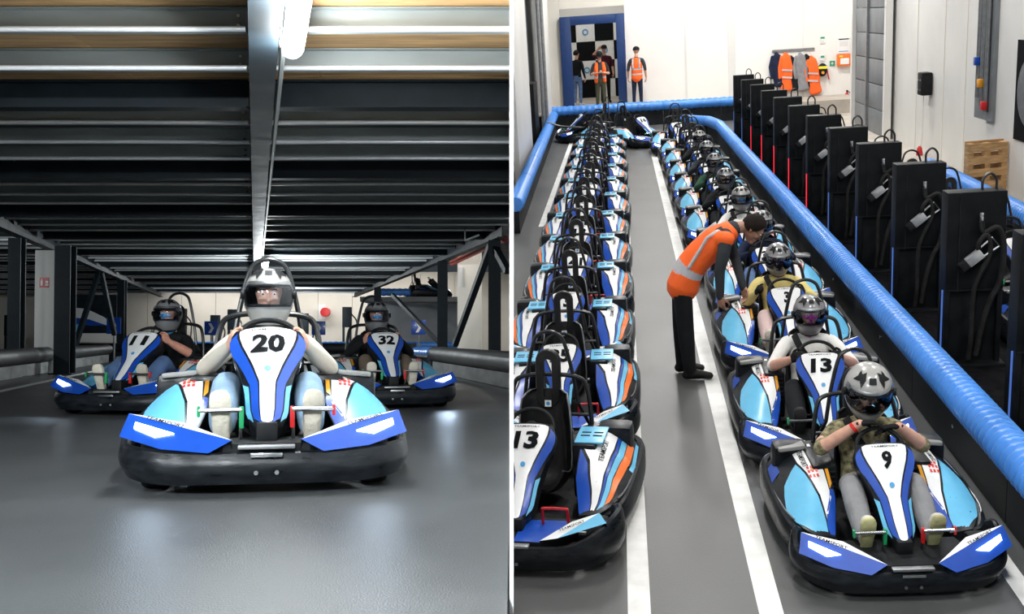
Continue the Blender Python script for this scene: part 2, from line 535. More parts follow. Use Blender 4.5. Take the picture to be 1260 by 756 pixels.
    for s in (1, -1):
        mb = MB()
        mb.tube(smooth_path([(s * .20, -.74, .09), (s * .28, -.50, .09), (s * .33, -.1, .09), (s * .33, .45, .09), (s * .28, .78, .11)], 4), .016, 8)
        part('chassis_rail', mb, M['tube'])
    mb = MB(); mb.tube([(-.50, -.52, .13), (.50, -.52, .13)], .014, 8); part('front_axle', mb, M['steel'])
    mb = MB(); mb.tube([(-.50, .60, .135), (.50, .60, .135)], .018, 8); part('rear_axle', mb, M['steel'])
    # wheels
    def wheel(r, wd):
        t = MB()
        pr = [(r * .55, -wd / 2), (r * .9, -wd / 2), (r * .98, -wd / 2 + .012), (r, -wd / 4), (r, wd / 4), (r * .98, wd / 2 - .012), (r * .9, wd / 2), (r * .55, wd / 2), (r * .5, wd / 2 - .03), (r * .5, -wd / 2 + .03)]
        rot = R4('Y', 90)
        rings = [[rot @ Vector((a * math.cos(2 * math.pi * j / 24), a * math.sin(2 * math.pi * j / 24), h)) for j in range(24)] for a, h in pr]
        t.mat(0).loft(rings, True, False, True)
        t.mat(1).lathe([(.02, -wd * .45), (r * .5, -wd * .3), (r * .52, 0), (r * .5, wd * .3), (.02, wd * .45)], 16, rot)
        return t
    wf, wr = wheel(.13, .125).mesh('front_wheel', [M['rubber'], M['steel']]), wheel(.137, .19).mesh('rear_wheel', [M['rubber'], M['steel']])
    for s in (1, -1):
        out.append(('front_wheel', (wf, T(s * .50, -.545, .13)), None))
        out.append(('rear_wheel', (wr, T(s * .475, .60, .137)), None))
    # side pods and belts
    for s in (1, -1):
        def F(mb):
            return mb if s > 0 else mb.mirror_x()
        mb = MB()
        NU, NV = 8, 12
        rings = [[pod_S(i / NU, j / NV) for i in range(NU + 1)] + [pod_S(1, j / NV) - Vector((.02, 0, .14)), pod_S(0, j / NV) - Vector((-.01, 0, .16))] for j in range(NV + 1)]
        mb.mat(0).loft(rings)
        kw = dict(urange=(0, 1), vrange=(0, 1), nu=8, nv=10)
        S2 = pod_S
        if A:
            mb.mat(1).patch(S2, [(.10, .30), (.14, .93), (.54, .93), (.50, .66), (.22, .13)], .003, **kw)      # white shoulder
            mb.mat(2).patch(S2, [(.28, .03), (.26, .12), (.54, .66), (.84, .50), (.99, .28), (.99, .14), (.80, .03)], .003, **kw)   # pale blue triangle
            mb.mat(3).patch(S2, [(.02, .02), (.02, .36), (.09, .36), (.22, .18), (.26, .02)], .003, **kw)                 # royal blue toe
            mb.mat(4).patch(S2, [(.025, .40), (.025, .62), (.085, .60), (.085, .36)], .004, **kw)                         # amber flash
            mb.mat(3).patch(S2, [(.82, .71), (.99, .66), (.99, .90), (.86, .94)], .003, **kw)
        else:
            mb.mat(3).patch(S2, [(.02, .02), (.02, .52), (.20, .40), (.42, .03)], .003, **kw)
            mb.mat(1).patch(S2, [(.04, .55), (.08, .62), (.50, .97), (.62, .97), (.60, .62), (.56, .32), (.60, .03), (.46, .03), (.24, .42)], .003, **kw)
            mb.mat(3).patch(S2, [(.62, .97), (.69, .97), (.67, .60), (.63, .32), (.66, .10), (.63, .06), (.585, .32), (.63, .62)], .004, **kw)
            mb.mat(2).patch(S2, [(.70, .97), (.80, .97), (.78, .60), (.73, .32), (.80, .08), (.68, .04), (.645, .32), (.685, .6)], .003, **kw)
            mb.mat(4).patch(S2, [(.81, .92), (.92, .86), (.90, .55), (.86, .30), (.88, .12), (.81, .09), (.745, .32), (.79, .60)], .004, **kw)
            mb.mat(2).patch(S2, [(.94, .95), (.995, .95), (.995, .50), (.93, .50)], .003, **kw)
        mb = F(mb)
        pi = part('side_pod', mb, [M['black'], M['white'], M['lblue'], M['blue'], M['amber'] if A else M['orange']], angle=45)
        mb = MB()
        def pl(v0, u0, s=s):
            # lettering runs along the pod, read from outside
            def q(x, y):
                p = surf_pt(S2, u0 - y / .33 * 1.0, v0 + x / .98 * s, .006)
                return (p.x * s, p.y, p.z)
            return q
        add_text(mb, 'TEAMSPORT', pl(.70 if A else .55, .40 if A else .44), .032, .01, width=.26)
        part('lettering', mb, M['ink'], pi, smooth=False)
        if A:
            mb = MB()
            for k in range(3):
                for u_ in (0, .022, .044):
                    q_ = pl(.46 + .045 * k, .33)
                    mb.add([q_(-.014, u_ - .022), q_(.014, u_ - .022), q_(.014, u_ - .008), q_(-.014, u_ - .008)], [(0, 1, 2, 3)])
            part('red_marks', mb, M['inkred'], pi, smooth=False)
        mb = MB()
        pth = smooth_path([(.50, -.435, 0), (.585, -.40, 0), (.648, -.22, 0), (.668, .10, 0), (.668, .45, 0), (.64, .68, 0), (.56, .80, 0), (.42, .84, 0)], 4)
        def bp(t):
            top = .225 + .075 * sm(t / .5); bot = .075
            return [(-.05, bot), (-.01, bot), (.008, bot + .05), (.010, top - .05), (-.004, top - .01), (-.022, top), (-.045, top - .008), (-.05, top - .05)]
        mb.loft(belt([(p.x, p.y) for p in pth], bp))
        bi2 = part('side_bumper', F(mb), M['black'])
        mb = MB()
        pth2 = pth[6:22]
        mb.tube([(p.x - .024, p.y, .305 * 1.0 - .012) for p in pth2], .006, 5)
        part('bumper_trim', F(mb), M['steel'], bi2)
        # rear wheel cover and battery box
        mb = MB()
        mb.mat(0).box((.475, .475, .37), (.25, .19, .27), ch=.05)
        part('wheel_cover', F(mb), M['black'] if not A else [M['black']])
        if A:
            mb = MB(); mb.box((.475, .43, .488), (.19, .15, .030), rot=(-.12, .10, 0), ch=.012)
            part('cover_cap', F(mb), M['capgrey'], len(out) - 1)
        mb = MB()
        mb.box((.315, .23, .30), (.17, .36, .40), ch=.03)
        ki = part('battery_box', F(mb), M['black'])
        if A:
            mb = MB()
            for q in range(6):
                mb.box((.315, .045, .26 + .037 * q), (.13, .016, .016), rot=(.3, 0, 0))
            part('vent_ribs', F(mb), M['black_matt'], ki)
            mb = MB(); mb.box((.395, .06, .44), (.035, .02, .06), ch=.006)
            part('side_reflector', F(mb), M['red'] if s > 0 else M['amber'], ki)
        else:
            mb = MB(); mb.box((.345, .23, .502), (.20, .30, .014), ch=.006)
            k2 = part('box_lid', F(mb), M['lblue'], ki)
            for q in range(4):
                mb = MB(); mb.box((.305 + .085 * (q % 2), .20 + .06 * (q // 2), .5095), (.065, .018, .006), ch=.002)
                part('vent_slot', F(mb), M['black_matt'], k2)
        # pedals
        mb = MB()
        x0, x1 = .115, .305
        if A:
            mb.mat(0).cyl((x0, -.70, .365), (x1, -.70, .365), .011, 10)
            mb.mat(1).box((x0, -.69, .33), (.022, .03, .10), ch=.005).box((x1, -.695, .36), (.014, .03, .05), ch=.004)
            mb.mat(0).tube([(x0, -.69, .30), (x0 + .01, -.62, .16)], .009, 6)
        else:
            mb.mat(1).tube(smooth_path([(.16, -.60, .09), (.16, -.62, .32), (.18, -.62, .34), (.30, -.62, .34), (.32, -.62, .32), (.32, -.60, .09)], 3), .010, 6)
            mb.mat(1).cyl((.16, -.60, .22), (.32, -.60, .22), .008, 6)
        part('pedal', F(mb), [M['chrome'], M['red'] if (s > 0 or not A) else M['green']])
        # nerf bar
        mb = MB(); mb.tube(smooth_path([(.33, -.30, .10), (.55, -.28, .14), (.57, .0, .15), (.55, .36, .14), (.33, .40, .10)], 4), .012, 6)
        part('nerf_bar', F(mb), M['tube'])
    # seat shell
    cl = [(-.04, .20), (.10, .135), (.22, .12), (.32, .18), (.385, .34), (.435, .54), (.465, .70), (.475, .755)]
    hw = [.17, .185, .19, .195, .195, .185, .165, .11]
    pts = smooth_path([(hw[i], cl[i][0], cl[i][1]) for i in range(8)], 3)
    rings = []
    for i, p in enumerate(pts):
        t = pts[min(i + 1, len(pts) - 1)] - pts[max(i - 1, 0)]
        n = Vector((0, -t.z, t.y)).normalized()
        top, bot = [], []
        for k in range(13):
            u = -1 + k / 6
            q = Vector((u * p.x, p.y, p.z)) + n * (.13 * abs(u) ** 3.2 * (1 if i < len(pts) - 3 else .5))
            top.append(q); bot.append(q - n * .022 - Vector((-u * .006, 0, 0)))
        rings.append(top + bot[::-1])
    mb = MB(); mb.loft(rings)
    si = part('seat', mb, M['seat'], angle=60)
    mb = MB()
    for e in (0, 12):
        mb.tube([r[e] for r in rings], .007, 5)
    part('seat_piping', mb, M['steel'] if not A else M['black_matt'], si)
    # steering
    C = Matrix.Translation((0, -.120, .690)) @ R4('X', 50)
    mb = MB()
    ring = []
    for j in range(28):
        a = 2 * math.pi * j / 28
        rr = .150 if math.sin(a) > -.75 else .135
        ring.append(C @ Vector((rr * math.cos(a), rr * .86 * math.sin(a), 0)))
    mb.tube(ring, .0145, 8, closed=True)
    wi = part('steering_wheel', mb, M['black_matt'])
    mb = MB()
    for a in (0, math.pi, -math.pi / 2):
        mb.tube([C @ Vector((.02 * math.cos(a), .02 * math.sin(a), -.01)), C @ Vector((.14 * math.cos(a), .12 * math.sin(a), 0))], .011, 6)
    mb.lathe([(.045, -.02), (.045, .006), (.03, .012)], 12, C)
    part('wheel_spokes', mb, M['black_matt'], wi)
    mb = MB(); mb.tube([C @ Vector((0, 0, -.02)), (0, -.45, .22)], .013, 8)
    part('steering_column', mb, M['steel'])
    # roll frame behind the seat
    mb = MB()
    mb.tube(smooth_path([(-.30, .44, .12), (-.305, .48, .45), (-.27, .53, .74), (-.20, .545, .82), (0, .55, .835), (.20, .545, .82), (.27, .53, .74), (.305, .48, .45), (.30, .44, .12)], 5), .0165, 8)
    ri = part('roll_frame', mb, M['tube'])
    mb = MB()
    mb.tube(smooth_path([(-.20, .545, .62), (-.165, .56, .85), (-.115, .575, 1.06), (-.075, .58, 1.125), (0, .58, 1.15), (.075, .58, 1.125), (.115, .575, 1.06), (.165, .56, .85), (.20, .545, .62)], 5), .0145, 8)
    part('roll_hoop', mb, M['tube'], ri)
    for s in (1, -1):
        mb = MB(); mb.tube([(s * .20, .545, .62), (s * .28, .66, .36), (s * .28, .78, .14)], .013, 6)
        part('rear_strut', mb, M['tube'], ri)
    mb = MB(); mb.tube([(-.29, .50, .55), (.29, .50, .55)], .012, 6)
    part('cross_tube', mb, M['tube'], ri)
    # oval head pad with a slot
    H0 = Matrix.Translation((0, .515, .82)) @ R4('X', 82)
    def oval(hw_, hh, n=10):
        o = []
        for k in range(n + 1):
            a = math.pi * k / n; o.append((hw_ * math.cos(a), hh - hw_ + hw_ * math.sin(a)))
        for k in range(n + 1):
            a = math.pi + math.pi * k / n; o.append((hw_ * math.cos(a), -(hh - hw_) + hw_ * math.sin(a)))
        return o
    o1, o2, i1, i2 = oval(.090, .215), oval(.082, .207), oval(.028, .14), oval(.034, .146)
    mb = MB()
    ringsL = [[(p[0], p[1], z) for p in q] for q, z in ((o1, 0), (o1, .035), (o2, .05), (i2, .05), (i1, .035), (i1, 0))]
    mb.loft([[H0 @ Vector(p) for p in r] for r in ringsL], True, False, True)
    hi = part('head_pad', mb, M['seat'], angle=50)
    mb = MB()
    mb.add([H0 @ Vector(p) for p in ((-.024, -.20, .053), (.024, -.20, .053), (.024, -.152, .053), (-.024, -.152, .053))], [(0, 1, 2, 3)])
    part('pad_sticker', mb, M['white'], hi, smooth=False)
    mb = MB()
    mb.add([H0 @ Vector((.014 * math.cos(a), -.176 + .014 * math.sin(a), .0545)) for a in np.linspace(0, 2 * math.pi, 13)[:-1]], [tuple(range(12))])
    part('sticker_print', mb, M['inkblue'], hi, smooth=False)
    # lap belts
    mb = MB()
    for s in (1, -1):
        mb.bar((s * .10, .47, .74), (s * .16, .30, .20), .045, .006, up=(0, -1, .3))
    part('belts', mb, M['black_matt'], si)
    # rear bumper and motor
    mb = MB()
    rp = smooth_path([(-.44, .83, 0), (-.2, .875, 0), (.2, .875, 0), (.44, .83, 0)], 5)
    mb.loft(belt([(p.x, p.y) for p in reversed(rp)], lambda t: [(-.05, .09), (0, .09), (.012, .14), (.008, .25), (-.02, .27), (-.05, .26)]))
    k = part('rear_bumper', mb, M['black'])
    mb = MB(); mb.box((0, .66, .20), (.34, .20, .20), ch=.03)
    part('motor_case', mb, M['black_matt'])
    if A:
        for s in (1, -1):
            mb = MB(); mb.box((s * .22, .882, .20), (.10, .012, .025), ch=.004)
            part('tail_light', mb, M['taillight'], k)
    return out

M['capgrey'] = pm('pale_grey_plastic', (.24, .24, .235), .45, var=.06)
KART = {'A': kart_meshes('A'), 'B': kart_meshes('B')}
_num = {}
def number_mesh(s):
    if s not in _num:
        mb = MB()
        xs, ws = [0, .06, .2, .45, .62, .80, .9, 1.0], [.035, .075, .095, .105, .135, .182, .186, .160]
        v0 = .815
        def place(x, y):
            v = v0 + y / .60
            return surf_pt(fairing_S, x / interp(v, xs, ws), v, .009)
        add_text(mb, s, place, .100, .045, shear=.08, width=(.165 if len(s) > 1 else .062))
        _num[s] = mb.mesh('number_' + s, M['ink'], False)
    return _num[s]

def kart(kind, number, M4, label, group=None, name='go_kart', skip=()):
    root = empty(name, M4)
    made = []
    for nm, me, par in KART[kind]:
        if nm in skip: made.append(None); continue
        mt = None
        if isinstance(me, tuple): me, mt = me
        p = root if par is None else made[par]
        if p is None: made.append(None); continue
        o = obj(nm, me, p, mt); made.append(o)
        if nm == 'front_fairing' and number:
            obj('race_number', number_mesh(number), o)
    tag(root, label, 'go-kart', group)
    return root

def headlamp_beams(root, power):
    """the two headlight units of a kart throw light ahead and down"""
    for s in (1, -1):
        ld = bpy.data.lights.new('headlight_beam', 'SPOT'); ld.energy = power; ld.spot_size = math.radians(95); ld.spot_blend = .8
        ld.shadow_soft_size = .05; ld.color = (.62, .80, 1.0)
        lo = bpy.data.objects.new('headlight_beam', ld); COL.objects.link(lo); lo.parent = root
        d = Vector((s * .35, -1, -.38)).normalized()
        lo.matrix_local = Matrix.Translation((s * .50, -.90, .29)) @ d.to_track_quat('-Z', 'Y').to_matrix().to_4x4()

# ================================================================== PEOPLE
SKIN, SHIRT, TROUSER, SHOE, HAND, FOREARM, SOLE, NECK, LIPS = range(9)
class Body:
    def __init__(self):
        self.mb = MB(); self.segs = []
    def limb(self, pts, radii, zone, side=(1, 0, 0), M4=None, seg=14, caps=True, n=0):
        P = [Vector(p) for p in pts]
        if M4 is not None: P = [M4 @ p for p in P]
        rr = [(r, r) if not isinstance(r, (tuple, list)) else r for r in radii]
        sv = Vector(side)
        if M4 is not None: sv = M4.to_3x3() @ sv
        zs = zone if isinstance(zone, (list, tuple)) else [zone] * (len(P) - 1)
        for i in range(len(P) - 1):
            self.segs.append((P[i], P[i + 1], rr[i], rr[i + 1], sv, zs[i]))
        if n:
            Q = smooth_path([(p.x, p.y, p.z) for p in P], n)
            R1 = smooth_path([(r[0], r[1], 0) for r in rr], n)
            P = Q; rr = [(max(r.x, .002), max(r.y, .002)) for r in R1]
        rings = []
        cnt = len(P)
        for i, p in enumerate(P):
            t = (P[min(i + 1, cnt - 1)] - P[max(i - 1, 0)]).normalized()
            u = sv - t * sv.dot(t)
            u = u.normalized() if u.length > .05 else t.orthogonal().normalized()
            v = t.cross(u)
            def ring(c, k, a=rr[i][0], b=rr[i][1], u=u, v=v):
                return [c + u * (a * k * math.cos(2 * math.pi * j / seg)) + v * (b * k * math.sin(2 * math.pi * j / seg)) for j in range(seg)]
            m = min(rr[i])
            if i == 0 and caps:
                for a in (.15, .5, .85): rings.append(ring(p - t * m * math.cos(math.asin(a)) * .95, a))
            rings.append(ring(p, 1))
            if i == cnt - 1 and caps:
                for a in (.85, .5, .15): rings.append(ring(p + t * m * math.cos(math.asin(a)) * .95, a))
        self.mb.loft(rings)
        return self
    def hand(self, wrist, d, n, thumb, curl=(40, 45, 35), zone=HAND, spread=6, thumb_curl=25, scale=1.0):
        """d: wrist to knuckles, n: way the palm faces, thumb: +1/-1 side along d x n"""
        w = Vector(wrist); d = Vector(d).normalized(); n = Vector(n); n = (n - d * n.dot(d)).normalized()
        s = d.cross(n).normalized() * thumb
        k = scale
        pe = w + d * (.085 * k)
        self.limb([w - d * .01, w + d * .035 * k, pe], [(.028 * k, .022 * k), (.040 * k, .020 * k), (.042 * k, .016 * k)], zone, side=s)
        L = [(.030, (.040, .026, .022)), (.010, (.046, .029, .023)), (-.011, (.043, .027, .022)), (-.031, (.034, .021, .020))]
        for q, (o, ph) in enumerate(L):
            p = pe + s * o * k - d * .006 * abs(q - 1)
            dd = Matrix.Rotation(math.radians((1.5 - q) * spread), 3, n) @ d if thumb > 0 else Matrix.Rotation(-math.radians((1.5 - q) * spread), 3, n) @ d
            ax = dd.cross(n).normalized()
            pts = [p - dd * .02]; rad = [.0105 * k]; pts.append(p); rad.append(.0100 * k)
            for a, l in zip(curl, ph):
                dd = Matrix.Rotation(math.radians(a), 3, ax) @ dd
                p = p + dd * (l * k); pts.append(p); rad.append(rad[-1] * .92)
            self.limb(pts, rad, zone, side=s, seg=8)
        # thumb leaves the side of the palm near its base
        b = w + d * .022 * k + s * .030 * k
        t1 = (d * .62 + s * .70 + n * .30).normalized()
        p1 = b + t1 * .040 * k
        t2 = (d * .85 + s * .15 + n * .55).normalized()
        p2 = p1 + t2 * .034 * k
        t3 = (d * .9 - s * math.sin(math.radians(thumb_curl)) + n * .4).normalized()
        p3 = p2 + t3 * .024 * k
        self.limb([w + d * .012 + s * .012, b, p1, p2, p3], [.014 * k, .015 * k, .0125 * k, .011 * k, .0095 * k], zone, side=n, seg=8)
        return self
    def head(self, Hm, balaclava=False):
        """head about the origin of Hm, facing -y; crown at +.115, chin at -.115"""
        z = SKIN; nk = NECK if balaclava else SKIN
        self.limb([(0, .010, .055), (0, .012, .02)], [(.072, .088), (.075, .092)], z, M4=Hm, seg=18)
        self.limb([(0, -.012, .01), (0, -.022, -.055), (0, -.035, -.090)], [(.068, .075), (.056, .058), (.028, .030)], z if not balaclava else [SKIN, NECK], M4=Hm, seg=18)
        self.limb([(0, -.085, .022), (0, -.098, -.004), (0, -.107, -.024), (0, -.094, -.032)], [.007, .009, .0125, .010], nk if balaclava else z, M4=Hm, seg=8)      # nose
        self.limb([(-.04, -.076, .032), (0, -.088, .034), (.04, -.076, .032)], [.009, .011, .009], z, M4=Hm, seg=8)                       # brow
        for s in (1, -1):
            self.limb([(s * .022, -.084, -.006), (s * .045, -.068, -.012)], [.013, .014], nk, M4=Hm, seg=8)       # cheek
        self.limb([(-.022, -.084, -.057), (0, -.091, -.055), (.022, -.084, -.057)], [.006, .008, .006], LIPS if not balaclava else NECK, M4=Hm, seg=8)
        self.limb([(-.018, -.083, -.067), (0, -.090, -.068), (.018, -.083, -.067)], [.006, .008, .006], LIPS if not balaclava else NECK, M4=Hm, seg=8)
        self.limb([(0, -.078, -.096), (0, -.070, -.100)], [.016, .018], nk, M4=Hm, seg=8)
        if not balaclava:
            for s in (1, -1):
                self.limb([(s * .076, .012, .022), (s * .082, .018, .005), (s * .076, .010, -.022)], [(.006, .016), (.008, .018), (.006, .010)], SKIN, side=(1, 0, 0), M4=Hm, seg=8)
        return self
    def build(self, name, mats, voxel=.0085, smooth=3):
        me = self.mb.mesh(name + '_raw', M['black'], False)
        ob = bpy.data.objects.new(name, me); COL.objects.link(ob)
        r = ob.modifiers.new('r', 'REMESH'); r.mode = 'VOXEL'; r.voxel_size = voxel
        s = ob.modifiers.new('s', 'SMOOTH'); s.factor = .5; s.iterations = smooth
        dg = bpy.context.evaluated_depsgraph_get()
        out = bpy.data.meshes.new_from_object(ob.evaluated_get(dg))
        bpy.data.objects.remove(ob, do_unlink=True); bpy.data.meshes.remove(me)
        out.name = name
        nf = len(out.polygons)
        C = np.empty(nf * 3, np.float32); out.polygons.foreach_get('center', C); C = C.reshape(-1, 3)
        best = np.full(nf, 1e9); zi = np.zeros(nf, np.int32)
        for p0, p1, r0, r1, sv, zone in self.segs:
            a = np.array(p0); b = np.array(p1); d = b - a; L = max(d @ d, 1e-12)
            t = np.clip((C - a) @ d / L, 0, 1)
            q = C - (a + t[:, None] * d)
            tn = d / math.sqrt(L)
            u = np.array(sv) - tn * (np.array(sv) @ tn)
            if np.linalg.norm(u) < .05: u = np.array(Vector(tn).orthogonal())
            u /= np.linalg.norm(u); v = np.cross(tn, u)
            rx = r0[0] + (r1[0] - r0[0]) * t; ry = r0[1] + (r1[1] - r0[1]) * t
            du = q @ u; dv = q @ v; dt = q @ tn
            mn = np.minimum(rx, ry)
            e = (np.sqrt((du / rx) ** 2 + (dv / ry) ** 2 + (dt / mn) ** 2) - 1) * mn
            k = e < best
            best[k] = e[k]; zi[k] = zone
        out.materials.clear()
        for k in mats: out.materials.append(k)
        out.polygons.foreach_set('material_index', zi)
        out.polygons.foreach_set('use_smooth', [True] * nf)
        out.update()
        return out

def cloth(name, col, var=.18, bump=.35, rough=.85, bscale=14):
    return pm(name, col, rough, var=var, scale=7, bump=bump, bscale=bscale, spec=.2)
SKINS = [pm('fair_skin', (.60, .33, .24), .5, var=.10, scale=25), pm('ruddy_skin', (.58, .27, .19), .5, var=.12, scale=25), pm('tan_skin', (.36, .19, .12), .5, var=.10, scale=25)]
LIPM = pm('lips', (.45, .17, .15), .5, var=.08)
CL = {
    'black': cloth('black_cotton', (.010, .011, .013)), 'navy': cloth('navy_cotton', (.012, .018, .045)), 'white': cloth('white_cotton', (.74, .73, .70), .05),
    'cream': cloth('cream_knit', (.50, .46, .39), .08), 'jean': cloth('blue_denim', (.10, .17, .33), .25), 'pale_jean': cloth('washed_denim', (.20, .30, .42), .25),
    'khaki': pm('khaki_camouflage', (.20, .18, .10), .85, var=.85, scale=26, bump=.35, bscale=14, spec=.2), 'grey': cloth('grey_cotton', (.24, .24, .25), .15), 'yellow': cloth('butter_yellow_knit', (.70, .58, .22), .08),
    'green': cloth('dark_green_cotton', (.03, .085, .05)), 'charcoal': cloth('charcoal_cotton', (.035, .040, .045)), 'olive': cloth('olive_twill', (.055, .058, .035)), 'brown': cloth('brown_twill', (.16, .12, .09)),
    'pink': cloth('pale_pink_fabric', (.62, .46, .44), .08), 'maroon': cloth('maroon_cotton', (.07, .012, .025)),
    'glove': cloth('black_knit_glove', (.008, .008, .009), bump=.5, bscale=60), 'shoe_w': cloth('off_white_canvas', (.55, .52, .46), .1), 'shoe_b': cloth('black_leather', (.010, .010, .010), rough=.5),
    'sole_w': cloth('pale_rubber_sole', (.60, .56, .47), .25, bump=.8, bscale=40), 'sole_g': cloth('olive_rubber_sole', (.42, .40, .20), .35, bump=.9, bscale=30), 'sole_b': cloth('black_rubber_sole', (.02, .02, .02)),
    'bal_blue': cloth('blue_balaclava', (.05, .28, .55), .1), 'bal_black': cloth('black_balaclava', (.012, .012, .013)), 'bal_pink': cloth('magenta_balaclava', (.50, .06, .36), .1), 'bal_cream': cloth('cream_neck_warmer', (.50, .46, .38), .1),
    'hivis': pm('hi_vis_orange', (.95, .13, .012), .7, var=.06, scale=6, bump=.25, bscale=10), 'reflect': pm('silver_reflective_tape', (.46, .47, .50), .4, var=.08), 'hair': cloth('dark_brown_hair', (.012, .008, .006), bump=.8, bscale=90),
}
HEL = {'grey': pm('helmet_grey_gloss', (.20, .20, .205), .3, var=.06, coat=.5), 'silver': pm('helmet_silver_gloss', (.34, .335, .32), .3, var=.05, coat=.5), 'black': pm('helmet_black_gloss', (.02, .02, .022), .25, var=.1, coat=.5)}
M['visor'] = glassy('visor_clear', (.86, .90, .95), .02)
M['visor_dark'] = glassy('visor_smoked', (.20, .24, .32), .10)
M['eye_white'] = pm('eye_white', (.75, .73, .70), .25, var=.03)
M['iris'] = pm('dark_iris', (.03, .02, .015), .2, var=.1)

# ---- helmet meshes, head frame (origin = head centre, facing -y)
def helm_S(az, el, k=1.0):
    """az 0 = front (-y), el in radians"""
    ca, sa, ce, se = math.cos(az), math.sin(az), math.cos(el), math.sin(el)
    fr = max(0.0, ca) ; low = max(0.0, -se)
    rx = .137 - .016 * low ; ry = .160 + (.022 * low * fr if ca > 0 else -.006 - .01 * low) ; rz = .155 if se > 0 else .195
    ce2 = ce ** .85
    return Vector((sa * ce2 * rx * k, -ca * ce2 * ry * k + .004, se * rz * k))
def helm_pt(u, v): return helm_S(u, v)
def helmet_meshes():
    o = {}
    els = [-.98, -.74, -.56, -.40, -.26, -.13, 0, .13, .26, .38, .52, .68, .86, 1.04, 1.22, 1.38, 1.52, 1.57]
    NA = 44
    def shell(k, port):
        mb = MB()
        vs = [[helm_S(2 * math.pi * j / NA - math.pi, e, k) for j in range(NA)] for e in els]
        flat = [p for r in vs for p in r]; fs = []
        for i in range(len(els) - 1):
            for j in range(NA):
                am = abs(2 * math.pi * (j + .5) / NA - math.pi)
                em = (els[i] + els[i + 1]) / 2
                if port and -.30 < em < .36 and am < 1.22 - .25 * (em > .28) - .2 * (em < -.24): continue
                fs.append((i * NA + j, i * NA + (j + 1) % NA, (i + 1) * NA + (j + 1) % NA, (i + 1) * NA + j))
        return mb.add(flat, fs)
    o['shell'] = shell(1.0, True)
    o['lining'] = shell(.93, True)
    # gasket round the eye port and bottom edge
    mb = MB()
    az0, e0, e1 = 1.20, -.26, .38
    pts = []
    for k in range(17): pts.append(helm_S(-az0 + .1 + (2 * az0 - .2) * k / 16, e0, .985))
    pts.append(helm_S(az0, -.1, .985)); pts.append(helm_S(az0 + .02, .1, .985))
    for k in range(17): pts.append(helm_S(az0 - .18 - (2 * az0 - .36) * k / 16, e1, .985))
    pts.append(helm_S(-az0 - .02, .1, .985)); pts.append(helm_S(-az0, -.1, .985))
    mb.tube(pts, .009, 6, closed=True)
    o['port_trim'] = mb
    mb = MB(); mb.tube([helm_S(2 * math.pi * j / NA, els[0], .985) for j in range(NA)], .008, 6, closed=True); o['edge_trim'] = mb
    # visor
    mb = MB()
    rings = [[helm_S(-1.42 + 2.84 * k / 24, -.34 + .86 * i / 8, 1.035) for k in range(25)] for i in range(9)]
    mb.loft(rings, closed=False); o['visor'] = mb
    mb = MB()
    rings = [[helm_S(-1.0 + 2.0 * k / 16, e, kk) for k in range(17)] for e, kk in ((.44, 1.04), (.53, 1.045), (.56, 1.03), (.46, 1.03))]
    mb.loft([list(r) for r in zip(*rings)], True, True); o['visor_brow'] = mb
    for s, nm in ((1, 'pivot'),):
        pass
    # vents: centre slot and two wing-shaped ones on the crown
    S = lambda u, v: helm_S(u, v)
    kw = dict(urange=(-1.6, 1.6), vrange=(0, 1.57), nu=14, nv=10)
    mb = MB(); mb.patch(S, [(-.20, .84), (.20, .84), (.27, 1.10), (-.27, 1.10)], .004, **kw); o['crown_vent'] = mb
    for s in (1, -1):
        mb = MB(); mb.patch(S, [(s * .44, .98), (s * .58, .62), (s * .76, .86), (s * 1.20, .76), (s * 1.08, 1.00), (s * 1.30, 1.24), (s * .90, 1.14), (s * .62, 1.30)], .004, **kw); o['wing_vent%d' % s] = mb
    mb = MB(); mb.patch(S, [(-.22, -.58), (-.30, -.44), (-.06, -.50), (.06, -.50), (.30, -.44), (.22, -.58), (.05, -.72), (-.05, -.72)], .004, urange=(-1.6, 1.6), vrange=(-1, 0), nu=14, nv=8); o['chin_vent'] = mb
    for s in (1, -1):
        mb = MB(); c = helm_S(s * 1.36, .06, 1.03); nrm = Vector((c.x, c.y * .6, 0)).normalized()
        mb.cyl(c - nrm * .008, c + nrm * .012, .024, 14); o['visor_pivot%d' % s] = mb
    return o
_hm = helmet_meshes()
HMESH = {}
for _k in ('grey', 'silver', 'black'):
    HMESH['shell_' + _k] = _hm['shell'].mesh('helmet_shell_' + _k, HEL[_k])
for _k in ('lining', 'port_trim', 'edge_trim', 'crown_vent', 'wing_vent1', 'wing_vent-1', 'chin_vent', 'visor_pivot1', 'visor_pivot-1'):
    HMESH[_k] = _hm[_k].mesh('helmet_' + _k, M['black_matt'])
HMESH['visor'] = _hm['visor'].mesh('helmet_visor', M['visor'])
HMESH['visor_dark'] = _hm['visor'].mesh('helmet_visor_dark', M['visor_dark'])
HMESH['visor_brow'] = _hm['visor_brow'].mesh('helmet_visor_brow', M['steel'])
_e = MB(); _e.mat(0).sphere((0, 0, 0), .0115, 12, 8); _e.mat(1).sphere((0, -.0072, 0), .0062, 10, 6)
EYE = _e.mesh('eye', [M['eye_white'], M['iris']])
_e = MB(); _e.tube(smooth_path([(-.016, .004, -.003), (0, 0, .002), (.016, .006, -.002)], 3), [.002, .003, .0035, .004, .0035, .003, .002][:7], 6)
BROW = _e.mesh('eyebrow', CL['hair'])

